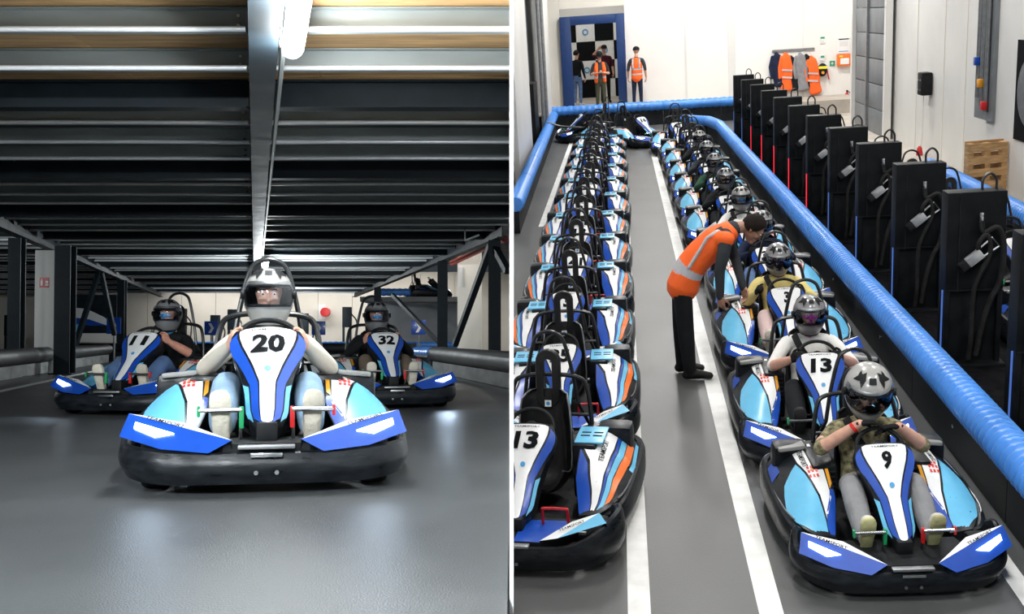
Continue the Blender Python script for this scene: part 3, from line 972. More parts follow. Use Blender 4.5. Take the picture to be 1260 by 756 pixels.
def helmet(parent, Hm, shell='grey', visor='visor', small=False):
    h = obj('helmet', HMESH['shell_' + shell], parent, Hm)
    names = [('lining', 'lining'), ('port_trim', 'port_trim'), ('edge_trim', 'edge_trim'), ('visor', visor), ('crown_vent', 'crown_vent'), ('wing_vent', 'wing_vent1'), ('wing_vent', 'wing_vent-1'), ('chin_vent', 'chin_vent'), ('visor_pivot', 'visor_pivot1'), ('visor_pivot', 'visor_pivot-1'), ('visor_brow', 'visor_brow')]
    for nm, k in names: obj(nm, HMESH[k], h)
    return h
def eyes(parent, Hm):
    for s in (1, -1):
        obj('eye', EYE, parent, Hm @ Matrix.Translation((s * .031, -.0775, .012)))
        obj('eyebrow', BROW, parent, Hm @ Matrix.Translation((s * .031, -.092, .036)) @ (Matrix.Identity(4) if s > 0 else Matrix.Scale(-1, 4, (1, 0, 0))))

# ---- seated driver poses (kart axes)
def seated(pose):
    b = Body()
    lean = {'drive': 0.0, 'wait': -.05, 'thumb': 0.0}[pose]
    sh = Vector((0, lean, 0))
    def q(x, y, z, k=1.0): return Vector((x, y + lean * k, z))
    b.limb([(0, .26, .265), q(0, .325, .40, .4), q(0, .35, .55, .8), q(0, .355, .655), q(0, .355, .715)], [(.165, .115), (.150, .110), (.172, .118), (.150, .095), (.075, .065)], SHIRT, n=3, seg=18)
    b.limb([q(-.165, .35, .665), q(0, .355, .695), q(.165, .35, .665)], [.062, .062, .062], SHIRT, side=(0, 1, 0))
    b.limb([(0, .24, .235), (0, .30, .30)], [(.165, .10), (.155, .11)], TROUSER, seg=16)
    b.limb([q(0, .352, .70), q(0, .335, .82)], [.058, .056], NECK)
    if pose == 'wait': Hm = Matrix.Translation(q(0, .235, .985)) @ R4('X', 20) @ R4('Z', -6) @ Matrix.Scale(1.17, 4)
    elif pose == 'thumb': Hm = Matrix.Translation(q(0, .315, .925)) @ R4('X', 12)
    else: Hm = Matrix.Translation(q(0, .315, .925)) @ R4('X', 2)
    b.head(Hm, balaclava=True)
    for s in (1, -1):
        b.limb([(s * .085, .21, .25), (s * .15, .0, .365), (s * .20, -.20, .455)], [(.095, .092), .086, .072], TROUSER, n=2)
        b.limb([(s * .20, -.20, .455), (s * .205, -.36, .385), (s * .205, -.54, .29)], [.074, .076, .064], TROUSER, n=2)
        b.limb([(s * .205, -.575, .255), (s * .207, -.615, .33), (s * .211, -.645, .405), (s * .213, -.648, .435)], [(.042, .045), (.045, .042), (.049, .030), (.042, .024)], SHOE, n=2)
        b.limb([(s * .206, -.598, .205), (s * .208, -.648, .31), (s * .212, -.676, .40), (s * .214, -.678, .445)], [(.042, .014), (.044, .014), (.053, .014), (.042, .012)], SOLE, n=2)
    S0 = [q(s * .180, .35, .705) for s in (1, -1)]
    if pose == 'wait':
        for s, el, wr, d, n in ((1, (.335, .065, .610), (.140, -.050, .800), (-1, .03, -.05), (0, -.3, -1)), (-1, (-.340, .065, .620), (-.115, -.055, .832), (1, -.03, .06), (0, -.3, -1))):
            b.limb([q(s * .175, .345, .667), q(s * .215, .30, .66), el], [.062, .060, .054], SHIRT, n=2)
            b.limb([Vector(el) + Vector((-s * .02, .05, .02)), el, (Vector(el) + Vector(wr)) / 2, wr], [.046, .044, .043, .030], FOREARM, n=2)
            b.hand(wr, d, n, thumb=-s, curl=(18, 25, 20), thumb_curl=10)
    else:
        for s in (1, -1):
            if pose == 'thumb' and s < 0:
                el, wr = (-.345, .14, .50), (-.27, -.06, .66)
                b.limb([q(s * .175, .345, .667), q(s * .23, .29, .64), el], [.064, .062, .052], SHIRT, n=2)
                b.limb([el, (Vector(el) + Vector(wr)) / 2, wr], [.047, .046, .033], FOREARM, n=2)
                b.hand(wr, (.25, -.55, .8), (1, 0, -.25), thumb=1, curl=(80, 85, 60))
                continue
            el, wr = (s * .325, .125, .535), (s * .196, -.080, .655)
            b.limb([q(s * .175, .345, .667), q(s * .225, .285, .635), el], [.062, .058, .050], SHIRT, n=2)
            b.limb([el, (Vector(el) + Vector(wr)) / 2, wr], [.046, .044, .030], FOREARM, n=2)
            b.hand(wr, (-s * .28, -.62, .45), (-s * .85, .30, -.1), thumb=-s if False else s * -1, curl=(48, 62, 50), thumb_curl=35)
    me = b.build('driver_' + pose, [SKINS[0], CL['black'], CL['jean'], CL['shoe_w'], CL['glove'], SKINS[0], CL['sole_w'], CL['bal_black'], LIPM], voxel=.0078)
    return me, Hm
POSES = {k: seated(k) for k in ('drive', 'wait', 'thumb')}

BELT = {}
for _k, _l in (('drive', 0.0), ('wait', -.05)):
    _m = MB()
    _pp = smooth_path([(-.125, .325 + _l, .745), (-.105, .245 + _l, .695), (-.06, .218 + _l, .61), (.0, .212 + _l * .8, .53), (.07, .205 + _l * .5, .44), (.13, .205, .35)], 3)
    _m.loft([[p + Vector((a * .7, 0, a * .7)) + Vector((0, o_, 0)) for a, o_ in ((-.03, 0), (.03, 0), (.03, .012), (-.03, .012))] for p in _pp])
    BELT[_k] = _m.mesh('shoulder_belt', M['black_matt'])
def driver(M4, label, pose='drive', shirt='black', forearm=None, trouser='jean', shoe='shoe_w', sole='sole_w', hand='skin', bal='bal_black', shell='grey', visor='visor', skin=0, group=None, wristband=False, strap=False):
    me, Hm = POSES[pose]
    o = obj('person', me, None, M4)
    sk = SKINS[skin]
    ms = [sk, CL[shirt], CL[trouser], CL[shoe], sk if hand == 'skin' else CL[hand], CL[forearm] if forearm else sk, CL[sole], CL[bal] if bal else sk, LIPM]
    for i, k in enumerate(ms):
        o.material_slots[i].link = 'OBJECT'; o.material_slots[i].material = k
    tag(o, label, 'person', group)
    h = helmet(o, Hm, shell, visor)
    if strap: obj('shoulder_belt', BELT['wait' if pose == 'wait' else 'drive'], o)
    if wristband:
        m_ = MB(); m_.lathe([(.034, -.011), (.037, -.009), (.037, .009), (.034, .011)], 14, Matrix.Translation((-.150, -.043, .800)) @ Vector((1, -.12, .85)).to_track_quat('Z', 'Y').to_matrix().to_4x4()); obj('wristband', m_.mesh('wristband', M['red']), o)
    eyes(o, Hm)
    return o

# ================================================================== LEFT: TRACK UNDER THE DECK (frame LEFT)
def LX(px, y): return (px - 630.0) / FPX * y          # lateral position of picture column px at depth y
def LZ(py, y): return LEFT_H + (415.0 - py) / FPX * y
def struct(name, mb, mats, F=WORLD, parent=None, smooth=False, angle=35):
    o = obj(name, mb.mesh(name, mats, smooth, angle), parent, F if parent is None else None)
    if parent is None: o['kind'] = 'structure'
    return o
def thing(name, mb, mats, F, label, cat, group=None, smooth=True):
    return tag(obj(name, mb.mesh(name, mats, smooth), None, F), label, cat, group)

def floor_mat(name, col, rough, rv, sc=1.2, fine=90, bump=.25, coat=0.0):
    m = pm(name, col, rough, var=.22, scale=sc, rvar=rv, bump=bump, bscale=fine)
    n, l = m.node_tree.nodes, m.node_tree.links
    return m
M['asphalt'] = floor_mat('track_asphalt', (.060, .064, .067), .36, .10, .8, 160, .30)
M['galv_lip'] = pm('bright_zinc_edge', (.93, .95, .97), .28, metal=.2, var=.04)  # same zinc as the joists, paled to paint in edge glare
M['galv'] = pm('galvanised_steel', (.30, .33, .325), .5, metal=.4, var=.22, scale=3, stretch=(.3, 1, 1), rvar=.1)
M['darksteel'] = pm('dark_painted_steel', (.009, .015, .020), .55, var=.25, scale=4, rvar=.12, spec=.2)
M['ply'] = pm('plywood_deck', (.50, .31, .14), .6, var=.35, scale=3.5, stretch=(.5, 6, 1))
M['wallw'] = pm('white_painted_wall', (.80, .78, .74), .7, var=.05, scale=.6, bump=.05)
M['wallcream'] = pm('cream_wall_cladding', (.74, .70, .62), .7, var=.06, scale=.8)
M['wallgrey'] = pm('grey_concrete_wall', (.22, .23, .24), .8, var=.2, scale=1)
M['whitecol'] = pm('white_clad_pillar', (.72, .72, .69), .6, var=.06, scale=2, stretch=(4, 4, .3))
M['partw'] = pm('white_partition_board', (.90, .90, .90), .5, var=.02)
M['tube_on'] = pm('lit_tube_lamp', (1, 1, 1), .4, var=.0, emit=(1.0, .98, .94), estr=14.0)
M['barblack'] = pm('black_barrier_plastic', (.008, .010, .012), .55, var=.4, rvar=.12, scale=3, spec=.18)
M['barblue'] = pm('blue_barrier_plastic', (.055, .23, .66), .32, var=.14, scale=2, rvar=.08)
M['belt'] = pm('grey_barrier_belt', (.16, .17, .17), .6, var=.4, scale=1.5, stretch=(1, 1, 4))
M['line'] = pm('white_floor_paint', (.74, .74, .72), .55, var=.12, scale=6)
M['pipe_red'] = pm('red_sprinkler_pipe', (.42, .05, .03), .45, var=.15)

SL = -.235                                            # plan direction of the deck: x changes by SL per metre of y
def XLe(y): return -8.2 + SL * (y - 17.6)             # left edge beam
def XRe(y): return -.05 + SL * (y - 18.3)             # right edge beam
def XCe(y): return -1.42 + SL * (y - 6.2)             # centre girder
XP = -.012                                            # left face of the partition
YB = 47.0
# floor, walls
mb = MB(); mb.add([(-26, -3, 0), (XP, -3, 0), (XP, 52, 0), (-26, 52, 0), (-26, -3, -.12), (XP, -3, -.12), (XP, 52, -.12), (-26, 52, -.12)], [(0, 1, 2, 3), (4, 7, 6, 5), (0, 4, 5, 1), (1, 5, 6, 2), (2, 6, 7, 3), (3, 7, 4, 0)])
tag(struct('floor', mb, M['asphalt'], LEFT), 'dark grey asphalt floor of the kart track under the deck')
mb = MB(); mb.box((-13, 52, 1.9), (26, .2, 3.8))
wb = struct('wall_back', mb, M['wallcream'], LEFT); tag(wb, 'pale clad wall at the far end of the track')
for k in range(16):                                   # cladding panels of the back wall
    mb = MB(); mb.box((-25 + k * 1.62 + .4, 51.87, 1.85), (1.60, .06, 3.7))
    obj('cladding_panel', mb.mesh('cladding_panel', M['wallcream'], False), wb)
mb = MB(); mb.box((-26, 24, 2), (.2, 56, 4)); tag(struct('wall_left', mb, M['wallgrey'], LEFT), 'dark grey side wall far beyond the track barrier')
# the thin partition between the track and the pit lane
mb = MB(); mb.box((-.0012, 27.5, 1.45), (.0112, 49, 4.5))
tag(struct('wall_partition', mb, M['partw'], LEFT), 'thin white partition wall seen edge on between track and pit lane')
# deck: plywood sheets
yy = -3.0; k = 0
deck = struct('ceiling', MB().box((0, 0, 0), (.01, .01, .01)), M['ply'], LEFT) if False else None
mb = MB()
def dxr(y): return min(XRe(y), XP)
ys = [-3 + 2.5 * i for i in range(21)]
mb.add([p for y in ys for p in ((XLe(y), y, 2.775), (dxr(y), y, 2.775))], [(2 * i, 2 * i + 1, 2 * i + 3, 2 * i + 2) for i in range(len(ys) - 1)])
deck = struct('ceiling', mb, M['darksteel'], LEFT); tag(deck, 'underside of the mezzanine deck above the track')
y = 4.9
for row in range(4):
    x0, x1 = XLe(y + .6), dxr(y + .6)
    n = 4; wv = (x1 - x0) / n
    for q in range(n):
        mb = MB(); mb.box((x0 + (q + .5) * wv, y + .6, 2.752), (wv - .008, 1.19, .02))
        obj('plywood_sheet', mb.mesh('plywood_sheet', M['ply'], False), deck)
    y += 1.2
# joists and main beams
def joist_mesh(x0, x1):
    d = .155; t = .006
    pr = [(0, 0), (-.07, 0), (-.07, .022), (-.064, .022), (-.064, t), (-t, t), (-t, d - t), (-.06, d - t), (-.06, d), (0, d)]
    m = MB()
    m.loft([[(x, a, b) for a, b in pr] for x in (x0, x1)], True, True)
    # rolled bottom edge, its glare painted in with a paler material
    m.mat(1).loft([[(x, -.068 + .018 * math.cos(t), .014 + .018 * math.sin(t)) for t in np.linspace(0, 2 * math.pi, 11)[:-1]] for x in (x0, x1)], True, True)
    return m
for k in range(-5, 40):
    y = 8.67 + .97 * k
    xc = XCe(y)
    if k % 4 == 0:
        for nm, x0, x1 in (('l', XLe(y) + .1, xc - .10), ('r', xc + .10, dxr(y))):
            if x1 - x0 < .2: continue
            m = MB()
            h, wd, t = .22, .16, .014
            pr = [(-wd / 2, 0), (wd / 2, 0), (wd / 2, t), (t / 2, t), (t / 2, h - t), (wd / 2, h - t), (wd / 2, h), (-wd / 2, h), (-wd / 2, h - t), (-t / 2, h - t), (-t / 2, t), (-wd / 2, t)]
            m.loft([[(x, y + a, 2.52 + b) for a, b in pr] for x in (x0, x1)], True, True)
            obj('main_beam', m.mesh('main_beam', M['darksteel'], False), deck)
    else:
        for x0, x1 in ((XLe(y) + .08, xc - .09), (xc + .09, dxr(y))):
            if x1 - x0 < .2: continue
            m = joist_mesh(x0, x1)
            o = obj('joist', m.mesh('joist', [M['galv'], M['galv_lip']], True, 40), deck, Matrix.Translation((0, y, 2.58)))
            if 6 < y < 15:                               # bolts at the girder end
                xb = x1 - .06 if x1 < xc else x0 + .06
                mb = MB()
                for zz in (.05, .11): mb.cyl((xb, -.008, zz), (xb, -.025, zz), .013, 6)
                obj('bolt', mb.mesh('bolt', M['chrome'], False), o)
def ibeam(p0, p1, w, h, t=.014):
    """I section along p0-p1 (bottom centre line)"""
    p0 = Vector(p0); p1 = Vector(p1); d = (p1 - p0).normalized(); s = d.cross(Vector((0, 0, 1))).normalized(); u = Vector((0, 0, 1))
    pr = [(-w / 2, 0), (w / 2, 0), (w / 2, t), (t / 2, t), (t / 2, h - t), (w / 2, h - t), (w / 2, h), (-w / 2, h), (-w / 2, h - t), (-t / 2, h - t), (-t / 2, t), (-w / 2, t)]
    m = MB(); m.loft([[p + s * a + u * b for a, b in pr] for p in (p0, p1)], True, True); return m
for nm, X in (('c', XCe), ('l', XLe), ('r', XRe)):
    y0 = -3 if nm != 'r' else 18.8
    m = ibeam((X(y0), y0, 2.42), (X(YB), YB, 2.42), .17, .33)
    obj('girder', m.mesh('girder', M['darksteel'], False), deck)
for k in range(8, 40):
    y = 8.67 + .97 * k
    m = joist_mesh(XLe(y) - 9.0, XLe(y) - .12)
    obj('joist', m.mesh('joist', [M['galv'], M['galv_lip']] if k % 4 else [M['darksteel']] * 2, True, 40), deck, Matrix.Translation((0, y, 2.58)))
m = MB(); m.add([(-26, 10, 2.95), (XLe(10), 10, 2.95), (XLe(52), 52, 2.95), (-26, 52, 2.95)], [(0, 1, 2, 3)])
obj('side_bay_deck', m.mesh('side_bay_deck', M['darksteel'], False), deck)
m = MB(); m.box((-4.5, 35, 4.3), (9, 36, .1)); tag(struct('ceiling_high_bay', m, M['wallgrey'], LEFT), 'dark ceiling of the taller bay right of the deck')
# conduit down the girder's side and the red pipe
m = MB(); m.tube([(XCe(5) + .12, 5, 2.44), (XCe(6.35) + .12, 6.35, 2.44), (XCe(6.4) + .12, 6.4, 2.44), (XCe(26) + .11, 26, 2.44)], .018, 6)
obj('conduit', m.mesh('conduit', M['galv']), deck)
m = MB(); m.tube([(LX(556, 26), 26, LZ(324, 26)), (LX(600, 21.5), 21.5, LZ(303, 21.5)), (LX(621, 19.5), 19.5, LZ(294, 19.5))], .065, 8)
thing('sprinkler_pipe', m, M['pipe_red'], LEFT, 'rusty red pipe slung along the right edge girder above the white pillar', 'pipe')

# tube lamps under the centre girder (the lamps give the light)
def tube_lamp(x, y, z, label, group, power=60.0, ln=1.5, F=LEFT, rz=0.0):
    e = empty('tube_light', F @ T(x, y, z, rz))
    m = MB(); m.box((0, 0, .075), (.16, ln, .05), ch=.01); obj('housing', m.mesh('lamp_housing', M['whitecol']), e)
    m = MB()
    pr = [(.075 * math.cos(a), .045 - .085 * math.sin(a)) for a in np.linspace(0, math.pi, 9)]
    m.loft([[(a, yv, b) for a, b in pr] for yv in (-ln / 2 + .01, ln / 2 - .01)], True, True)
    obj('diffuser', m.mesh('lamp_diffuser', M['tube_on']), e)
    if power:
        ld = bpy.data.lights.new('tube_light_source', 'AREA'); ld.shape = 'RECTANGLE'; ld.size = .14; ld.size_y = ln * .95
        ld.energy = power * .8; ld.color = (.90, .97, 1.0)
        lo = bpy.data.objects.new('tube_light_source', ld); COL.objects.link(lo); lo.parent = e; lo.matrix_local = Matrix.Translation((0, 0, -.06))
        for dy in (-.4, .4):                            # the tube also shines sideways
            ld = bpy.data.lights.new('tube_glow_source', 'POINT'); ld.energy = power * 2.2; ld.shadow_soft_size = .07; ld.color = (.90, .97, 1.0)
            lo = bpy.data.objects.new('tube_glow_source', ld); COL.objects.link(lo); lo.parent = e; lo.matrix_local = Matrix.Translation((0, dy, -.13))
    return tag(e, label, 'lamp', group)
TL = 'strip lamps under the mezzanine deck'
tube_lamp(LX(367, 6.15) + .02, 5.95, 2.45, 'glaring strip lamp beside the centre girder over kart 20', TL, 34, rz=.23)
tube_lamp(LX(326, 24.2), 24.2, 2.30, 'small far strip lamp on the centre girder above the helmet of driver 20', TL, 120, rz=.23)
tube_lamp(LX(330, 41), 41, 2.42, 'strip lamp hidden furthest down the deck near the back wall', TL, 130, rz=.23)
for x, y, p in ((-3.4, .6, 125), (-.9, .6, 125), (-6.2, 6, 70), (-5.4, 1.0, 105), (-8.2, 15, 110), (-5.2, 15.0, 0), (-2.6, 13, 60), (-12, 33, 200), (-8, 34, 150)):
    if p: tube_lamp(x, y, 2.50, 'strip lamp fixed between the deck joists outside the picture', TL, p, rz=.23) if y < 4 else None
tube_lamp(-11.6, 17.0, 2.44, 'strip lamp under the side deck left of the white pillar, outside the picture', TL, 32, rz=.23)  # unseen lamp, added to brighten the white pillar
# bay lamps of the spaces beside the deck
def area(name, F, loc, sx, sy, power, rot=(0, 0, 0), col=(1, .97, .93)):
    ld = bpy.data.lights.new(name, 'AREA'); ld.shape = 'RECTANGLE'; ld.size = sx; ld.size_y = sy; ld.energy = power; ld.color = col
    lo = bpy.data.objects.new(name, ld); COL.objects.link(lo); lo.matrix_world = F @ Matrix.Translation(loc) @ Euler(rot).to_matrix().to_4x4()
    return lo
area('bay_light', LEFT, (-10.5, 49.4, 3.6), 16, .5, 420, (math.radians(20), 0, 0))
area('bay_light', LEFT, (-1.6, 30, 3.9), 1.5, 12, 260)
area('bay_light', LEFT, (-15.5, 30, 3.9), 2.5, 14, 160)

# columns, pillars and braces
def col_box(name, x, y, w_, d_, z1, m, label, cat='column', group=None):
    mb = MB(); mb.box((x, y, z1 / 2), (w_, d_, z1))
    return thing(name, mb, m, LEFT, label, cat, group, smooth=False)
def hcol(x, y, z1, label, w_=.22):
    e = empty('steel_column', LEFT @ T(x, y, 0))
    m = MB(); t = .02
    pr = [(-w_ / 2, -w_ / 2), (w_ / 2, -w_ / 2), (w_ / 2, -w_ / 2 + t), (t / 2, -w_ / 2 + t), (t / 2, w_ / 2 - t), (w_ / 2, w_ / 2 - t), (w_ / 2, w_ / 2), (-w_ / 2, w_ / 2), (-w_ / 2, w_ / 2 - t), (-t / 2, w_ / 2 - t), (-t / 2, -w_ / 2 + t), (-w_ / 2, -w_ / 2 + t)]
    m.prism(pr, 0, z1); obj('shaft', m.mesh('column_shaft', M['darksteel'], False), e)
    m = MB(); m.box((0, 0, .012), (w_ + .14, w_ + .14, .024)); obj('base_plate', m.mesh('base_plate', M['darksteel'], False), e)
    return tag(e, label, 'column', 'dark steel columns carrying the deck')
for x, y, lb in ((XRe(19.4), 19.4, 'dark steel column nearest the partition on the right deck edge'), (XRe(24.8), 24.8, 'dark steel column left of the white pillar behind the blue barrier end'),
                 (XRe(38), 38, 'thin far steel column just behind the helmet of driver 32'),
                 (LX(20, 19), 19, 'dark steel column left of the white pillar with the red sign'), (LX(80, 20.6), 20.6, 'dark steel column touching the right side of the white pillar with red sign'),
                 (LX(150, 33), 33, 'far steel column standing left of the helmet of driver 11')):
    hcol(x, y, 2.42, lb, .30 if lb.startswith('dark steel column touching') else .22)
e = empty('clad_pillar', LEFT @ T(LX(60, 21.5), 21.5, 0))
m = MB(); m.box((0, 0, 1.2), (.40, .40, 2.4), ch=.012); obj('pillar_body', m.mesh('pillar_body', M['whitecol']), e)
m = MB(); m.box((-.01, -.206, LZ(348.5, 21.5)), (.185, .012, .20)); sg = obj('sign_plate', m.mesh('sign_plate', M['red'], False), e)
m = MB(); zc = LZ(348.5, 21.5); m.box((-.055, -.215, zc - .01), (.045, .008, .10)).box((-.055, -.215, zc + .06), (.02, .008, .03)).box((.045, -.215, zc + .01), (.05, .008, .05)).box((.045, -.215, zc - .045), (.06, .008, .03))
obj('sign_symbol', m.mesh('sign_symbol', M['white'], False), sg)
tag(e, 'white clad pillar carrying a small red fire sign', 'pillar')
e = empty('clad_pillar', LEFT @ T(LX(578, 26), 26, 0))
m = MB(); m.box((0, 0, 1.55), (.56, .5, 3.1), ch=.012); obj('pillar_body', m.mesh('pillar_body', M['wallcream']), e)
m = MB(); m.box((-.20, -.26, LZ(342, 26)), (.09, .03, .48), ch=.01); obj('wall_lamp', m.mesh('pillar_fitting', M['whitecol']), e)
tag(e, 'plain cream pillar between two dark columns on the right of the track', 'pillar')
def brace(p0, p1, label):
    m = MB(); m.bar(p0, p1, .11, .11); thing('diagonal_brace', m, M['darksteel'], LEFT, label, 'brace', 'diagonal steel braces', smooth=False)
def lp(px, py, y): return (LX(px, y), y, LZ(py, y))
brace(lp(604, 302, 19.5), lp(560, 424, 22.6), 'long diagonal steel brace crossing in front of the cream pillar')
brace(lp(606, 300, 19.5), lp(650 - 25, 334, 18.6), 'short diagonal steel brace running off beside the partition')
brace(lp(121, 335, 28.6), lp(93, 425, 27.6), 'diagonal brace leaning right of the white pillar with red sign')
brace(lp(124, 336, 28.6), lp(141, 412, 29.6), 'thin diagonal brace falling towards driver 11')
brace(lp(483, 363, 37), lp(540, 422, 34), 'thin far diagonal brace to the right of driver 32')

def trim_at_partition(root, keep=1):
    """the partition closes a row off: keep what stands on one side of it (1 pit lane, -1 track)"""
    bpy.context.view_layer.update()
    n = cam.matrix_world.to_3x3() @ Vector((keep, 0, 0)); c = cam.matrix_world.translation + n * .010
    stack = list(root.children)
    while stack:
        o = stack.pop(); stack += list(o.children)
        d = [(o.matrix_world @ q.co - c).dot(n) for q in o.data.vertices]
        if min(d) >= 0: continue
        if max(d) <= 0.002:
            if not o.children: bpy.data.objects.remove(o, do_unlink=True)
            else: o.data = o.data.copy(); o.data.clear_geometry()
            continue
        me = o.data.copy(); inv = o.matrix_world.inverted()
        bm = bmesh.new(); bm.from_mesh(me)
        pn = (o.matrix_world.to_3x3().transposed() @ n).normalized()
        r = bmesh.ops.bisect_plane(bm, geom=list(bm.verts) + list(bm.edges) + list(bm.faces), plane_co=inv @ c, plane_no=pn, clear_inner=True)
        bm.to_mesh(me); bm.free(); o.data = me
# barriers
def pipe_rings(path, r, pitch, depth, seg=12):
    """corrugated pipe rings along a path"""
    P = [Vector(p) for p in path]; rings = []
    cum = [0]
    for a, b in zip(P, P[1:]): cum.append(cum[-1] + (b - a).length)
    n = max(2, int(cum[-1] / pitch * 3)); prev = None
    pts = []
    for i in range(n + 1):
        s = cum[-1] * i / n
        j = max(0, min(len(P) - 2, int(np.searchsorted(cum, s) - 1)))
        t = (s - cum[j]) / max(cum[j + 1] - cum[j], 1e-9)
        pts.append((P[j].lerp(P[j + 1], t), r - depth * (1 if i % 3 == 0 else 0)))
    return [p for p, _ in pts], [q for _, q in pts]
def barrier(name, F, path, r, z, colour, label, seglen=2.4, skirt=True, skirt_mat=None, group=None, pitch=.075, depth=.012, straps=0, side=1):
    """pipe rail in sections over a row of skirt panels"""
    e = empty(name, F @ Matrix.Translation((path[0][0], path[0][1], 0)))
    o0 = Vector((path[0][0], path[0][1], 0))
    P = [Vector((p[0], p[1], z)) - o0 for p in path]
    for a, b in zip(P, P[1:]):
        L = (b - a).length; n = max(1, round(L / seglen))
        for i in range(n):
            q0, q1 = a.lerp(b, i / n), a.lerp(b, (i + 1) / n)
            m = MB()
            if pitch:
                pts, rr = pipe_rings([q0, q1], r, pitch, depth)
                m.tube(pts, rr, 12)
            else:
                m.cyl(q0, q1, r, 14)
            obj('rail_pipe', m.mesh('rail_pipe', M[colour], True, 60), e)
            if skirt:
                d = (q1 - q0); d.normalize()
                m = MB(); h = z - r * .5
                m.bar(q0 + d * .006 + Vector((0, 0, h / 2 - z + .005)), q1 - d * .006 + Vector((0, 0, h / 2 - z + .005)), .09, h - .01)
                sk = obj('skirt_panel', m.mesh('skirt_panel', M[skirt_mat or 'barblack'], False), e)
                nrm = d.cross(Vector((0, 0, 1))) * side
                m = MB(); c = q0.lerp(q1, .5) - Vector((0, 0, z - h * .55)); m.cyl(c + nrm * .04, c + nrm * .052, .016, 8)
                obj('rivet', m.mesh('rivet', M['chrome']), sk)
    return tag(e, label, 'barrier', group)
barrier('track_barrier', LEFT, [(XLe(9), 9), (XLe(30), 30)], .15, .36, 'barblack', 'black pipe barrier over a scuffed belt along the left side of the track', 3.0, skirt_mat='belt', pitch=0)
rb_ = barrier('track_barrier', LEFT, [(.12, 14.1), (LX(535, 21.9), 21.9)], .15, .36, 'barblack', 'black pipe barrier along the right side of the track by the partition', 3.3, skirt_mat='belt', pitch=0)
trim_at_partition(rb_, -1)
barrier('barrier_end', LEFT, [(LX(533, 22), 22.02), (LX(514, 22.9), 22.6)], .14, .36, 'barblue', 'short blue ribbed end of the right track barrier', 2.0, pitch=.10, depth=.02)
barrier('track_barrier', LEFT, [(-13.5, 33), (-2.9, 33)], .16, .36, 'barblack', 'long low black barrier across the far end of the track', 3.5, pitch=0)
barrier('track_barrier', LEFT, [(-13, 40), (-1.5, 40)], .14, .40, 'barblue', 'thin blue pipe barrier furthest back along the track', 4, pitch=.2, depth=.02)
m = MB(); m.add([(-6.3, 12.6, .004), (-6.16, 12.6, .004), (-9.1, 25, .004), (-9.25, 25, .004)], [(0, 1, 2, 3)])
o = struct('trim_1', m, M['line'], LEFT); tag(o, 'painted white edge line along the left side of the track')

# far wall: chargers, arrow boards, hose drum, small red sign
def far_charger(x, y, h, label):
    e = empty('charging_station', LEFT @ T(x, y, 0))
    m = MB(); m.box((0, 0, h - .42), (.36, .26, .84), ch=.015); obj('cabinet', m.mesh('far_cabinet', M['darksteel']), e)
    for s in (-1, 1):
        m = MB(); m.box((s * .14, 0, (h - .84) / 2), (.07, .2, h - .84)); obj('leg', m.mesh('far_leg', M['darksteel'], False), e)
    m = MB(); m.tube(smooth_path([(.2, -.1, h - .3), (.42, -.15, h - .6), (.40, -.15, .7), (.24, -.1, .5)], 4), .03, 6); obj('cable', m.mesh('far_cable', M['tube']), e)
    return tag(e, label, 'charger', 'charging stations by the back wall of the track')
Y0 = 45.0
for px, top, lb in ((203, 386, 'low charging station beside driver 11 at the back wall'), (224, 380, 'tall charging station under the little red wall sign'), (265, 388, 'charging station behind the first arrow board from the left pillar'),
                    (286, 381, 'charging station partly hidden by the seat of kart 20'), (374, 386, 'charging station right of driver 20 by the back wall'), (427, 378, 'dark charging station nearest driver 32 on the left'), (497, 390, 'charging station seen right of driver 32'), (523, 386, 'charging station beside the far right arrow board'),
                    (12, 388, 'charging station left of the dark columns at the back')):
    far_charger(LX(px, Y0), Y0, LZ(top, Y0), lb)
def arrow_board(px, py, y, label, rz=0.0):
    e = empty('arrow_board', LEFT @ T(LX(px, y), y, 0, rz))
    zc = LZ(py, y); s_ = .24
    m = MB(); m.box((0, 0, zc), (2 * s_, .03, 2 * s_), ch=.03); obj('board', m.mesh('arrow_panel', M['blue']), e)
    m = MB(); m.add([(x, -.02, z + zc) for x, z in ((-.10, .17), (.0, .17), (.10, 0), (0, -.17), (-.10, -.17), (.0, 0))], [(0, 1, 2, 5), (5, 2, 3, 4)])
    obj('chevron', m.mesh('chevron', M['white'], False), e)
    m = MB(); m.cyl((0, .03, 0), (0, .03, zc), .03, 8); obj('post', m.mesh('arrow_post', M['steel']), e)
    m = MB(); m.cyl((0, .03, 0), (0, .03, .04), .16, 12); obj('foot', m.mesh('arrow_foot', M['black_matt']), e)
    return tag(e, label, 'sign', 'blue arrow boards')
arrow_board(260, 404, 38, 'blue arrow board to the left of the silver helmet')
arrow_board(392, 404, 38, 'blue arrow board below the red hose drum')
arrow_board(515, 403, 36, 'blue arrow board beyond the far right kart driver')
arrow_board(140, 401, 31.5, 'blue arrow board behind the diagonal braces on the left', -.3)
e = empty('hose_drum', LEFT @ T(LX(401, 51.5), 51.5, LZ(384.5, 51.5)))
m = MB(); m.lathe([(.08, 0), (.22, 0), (.22, .06), (.15, .08), (.15, .22), (.22, .24), (.22, .30), (.08, .31)], 20, R4('X', 90)); obj('drum', m.mesh('hose_drum', M['red']), e)
m = MB(); m.box((-.18, -.02, .02), (.36, .05, .70), ch=.01); obj('back_plate', m.mesh('drum_plate', M['white']), e)
tag(e, 'red hose drum on the back wall right of driver 20', 'hose drum')
m = MB(); m.box((LX(216, 51.8), 51.82, LZ(382, 51.8)), (.22, .02, .20)); thing('wall_sign', m, M['red'], LEFT, 'little red sign on the back wall behind driver 11', 'sign', smooth=False)
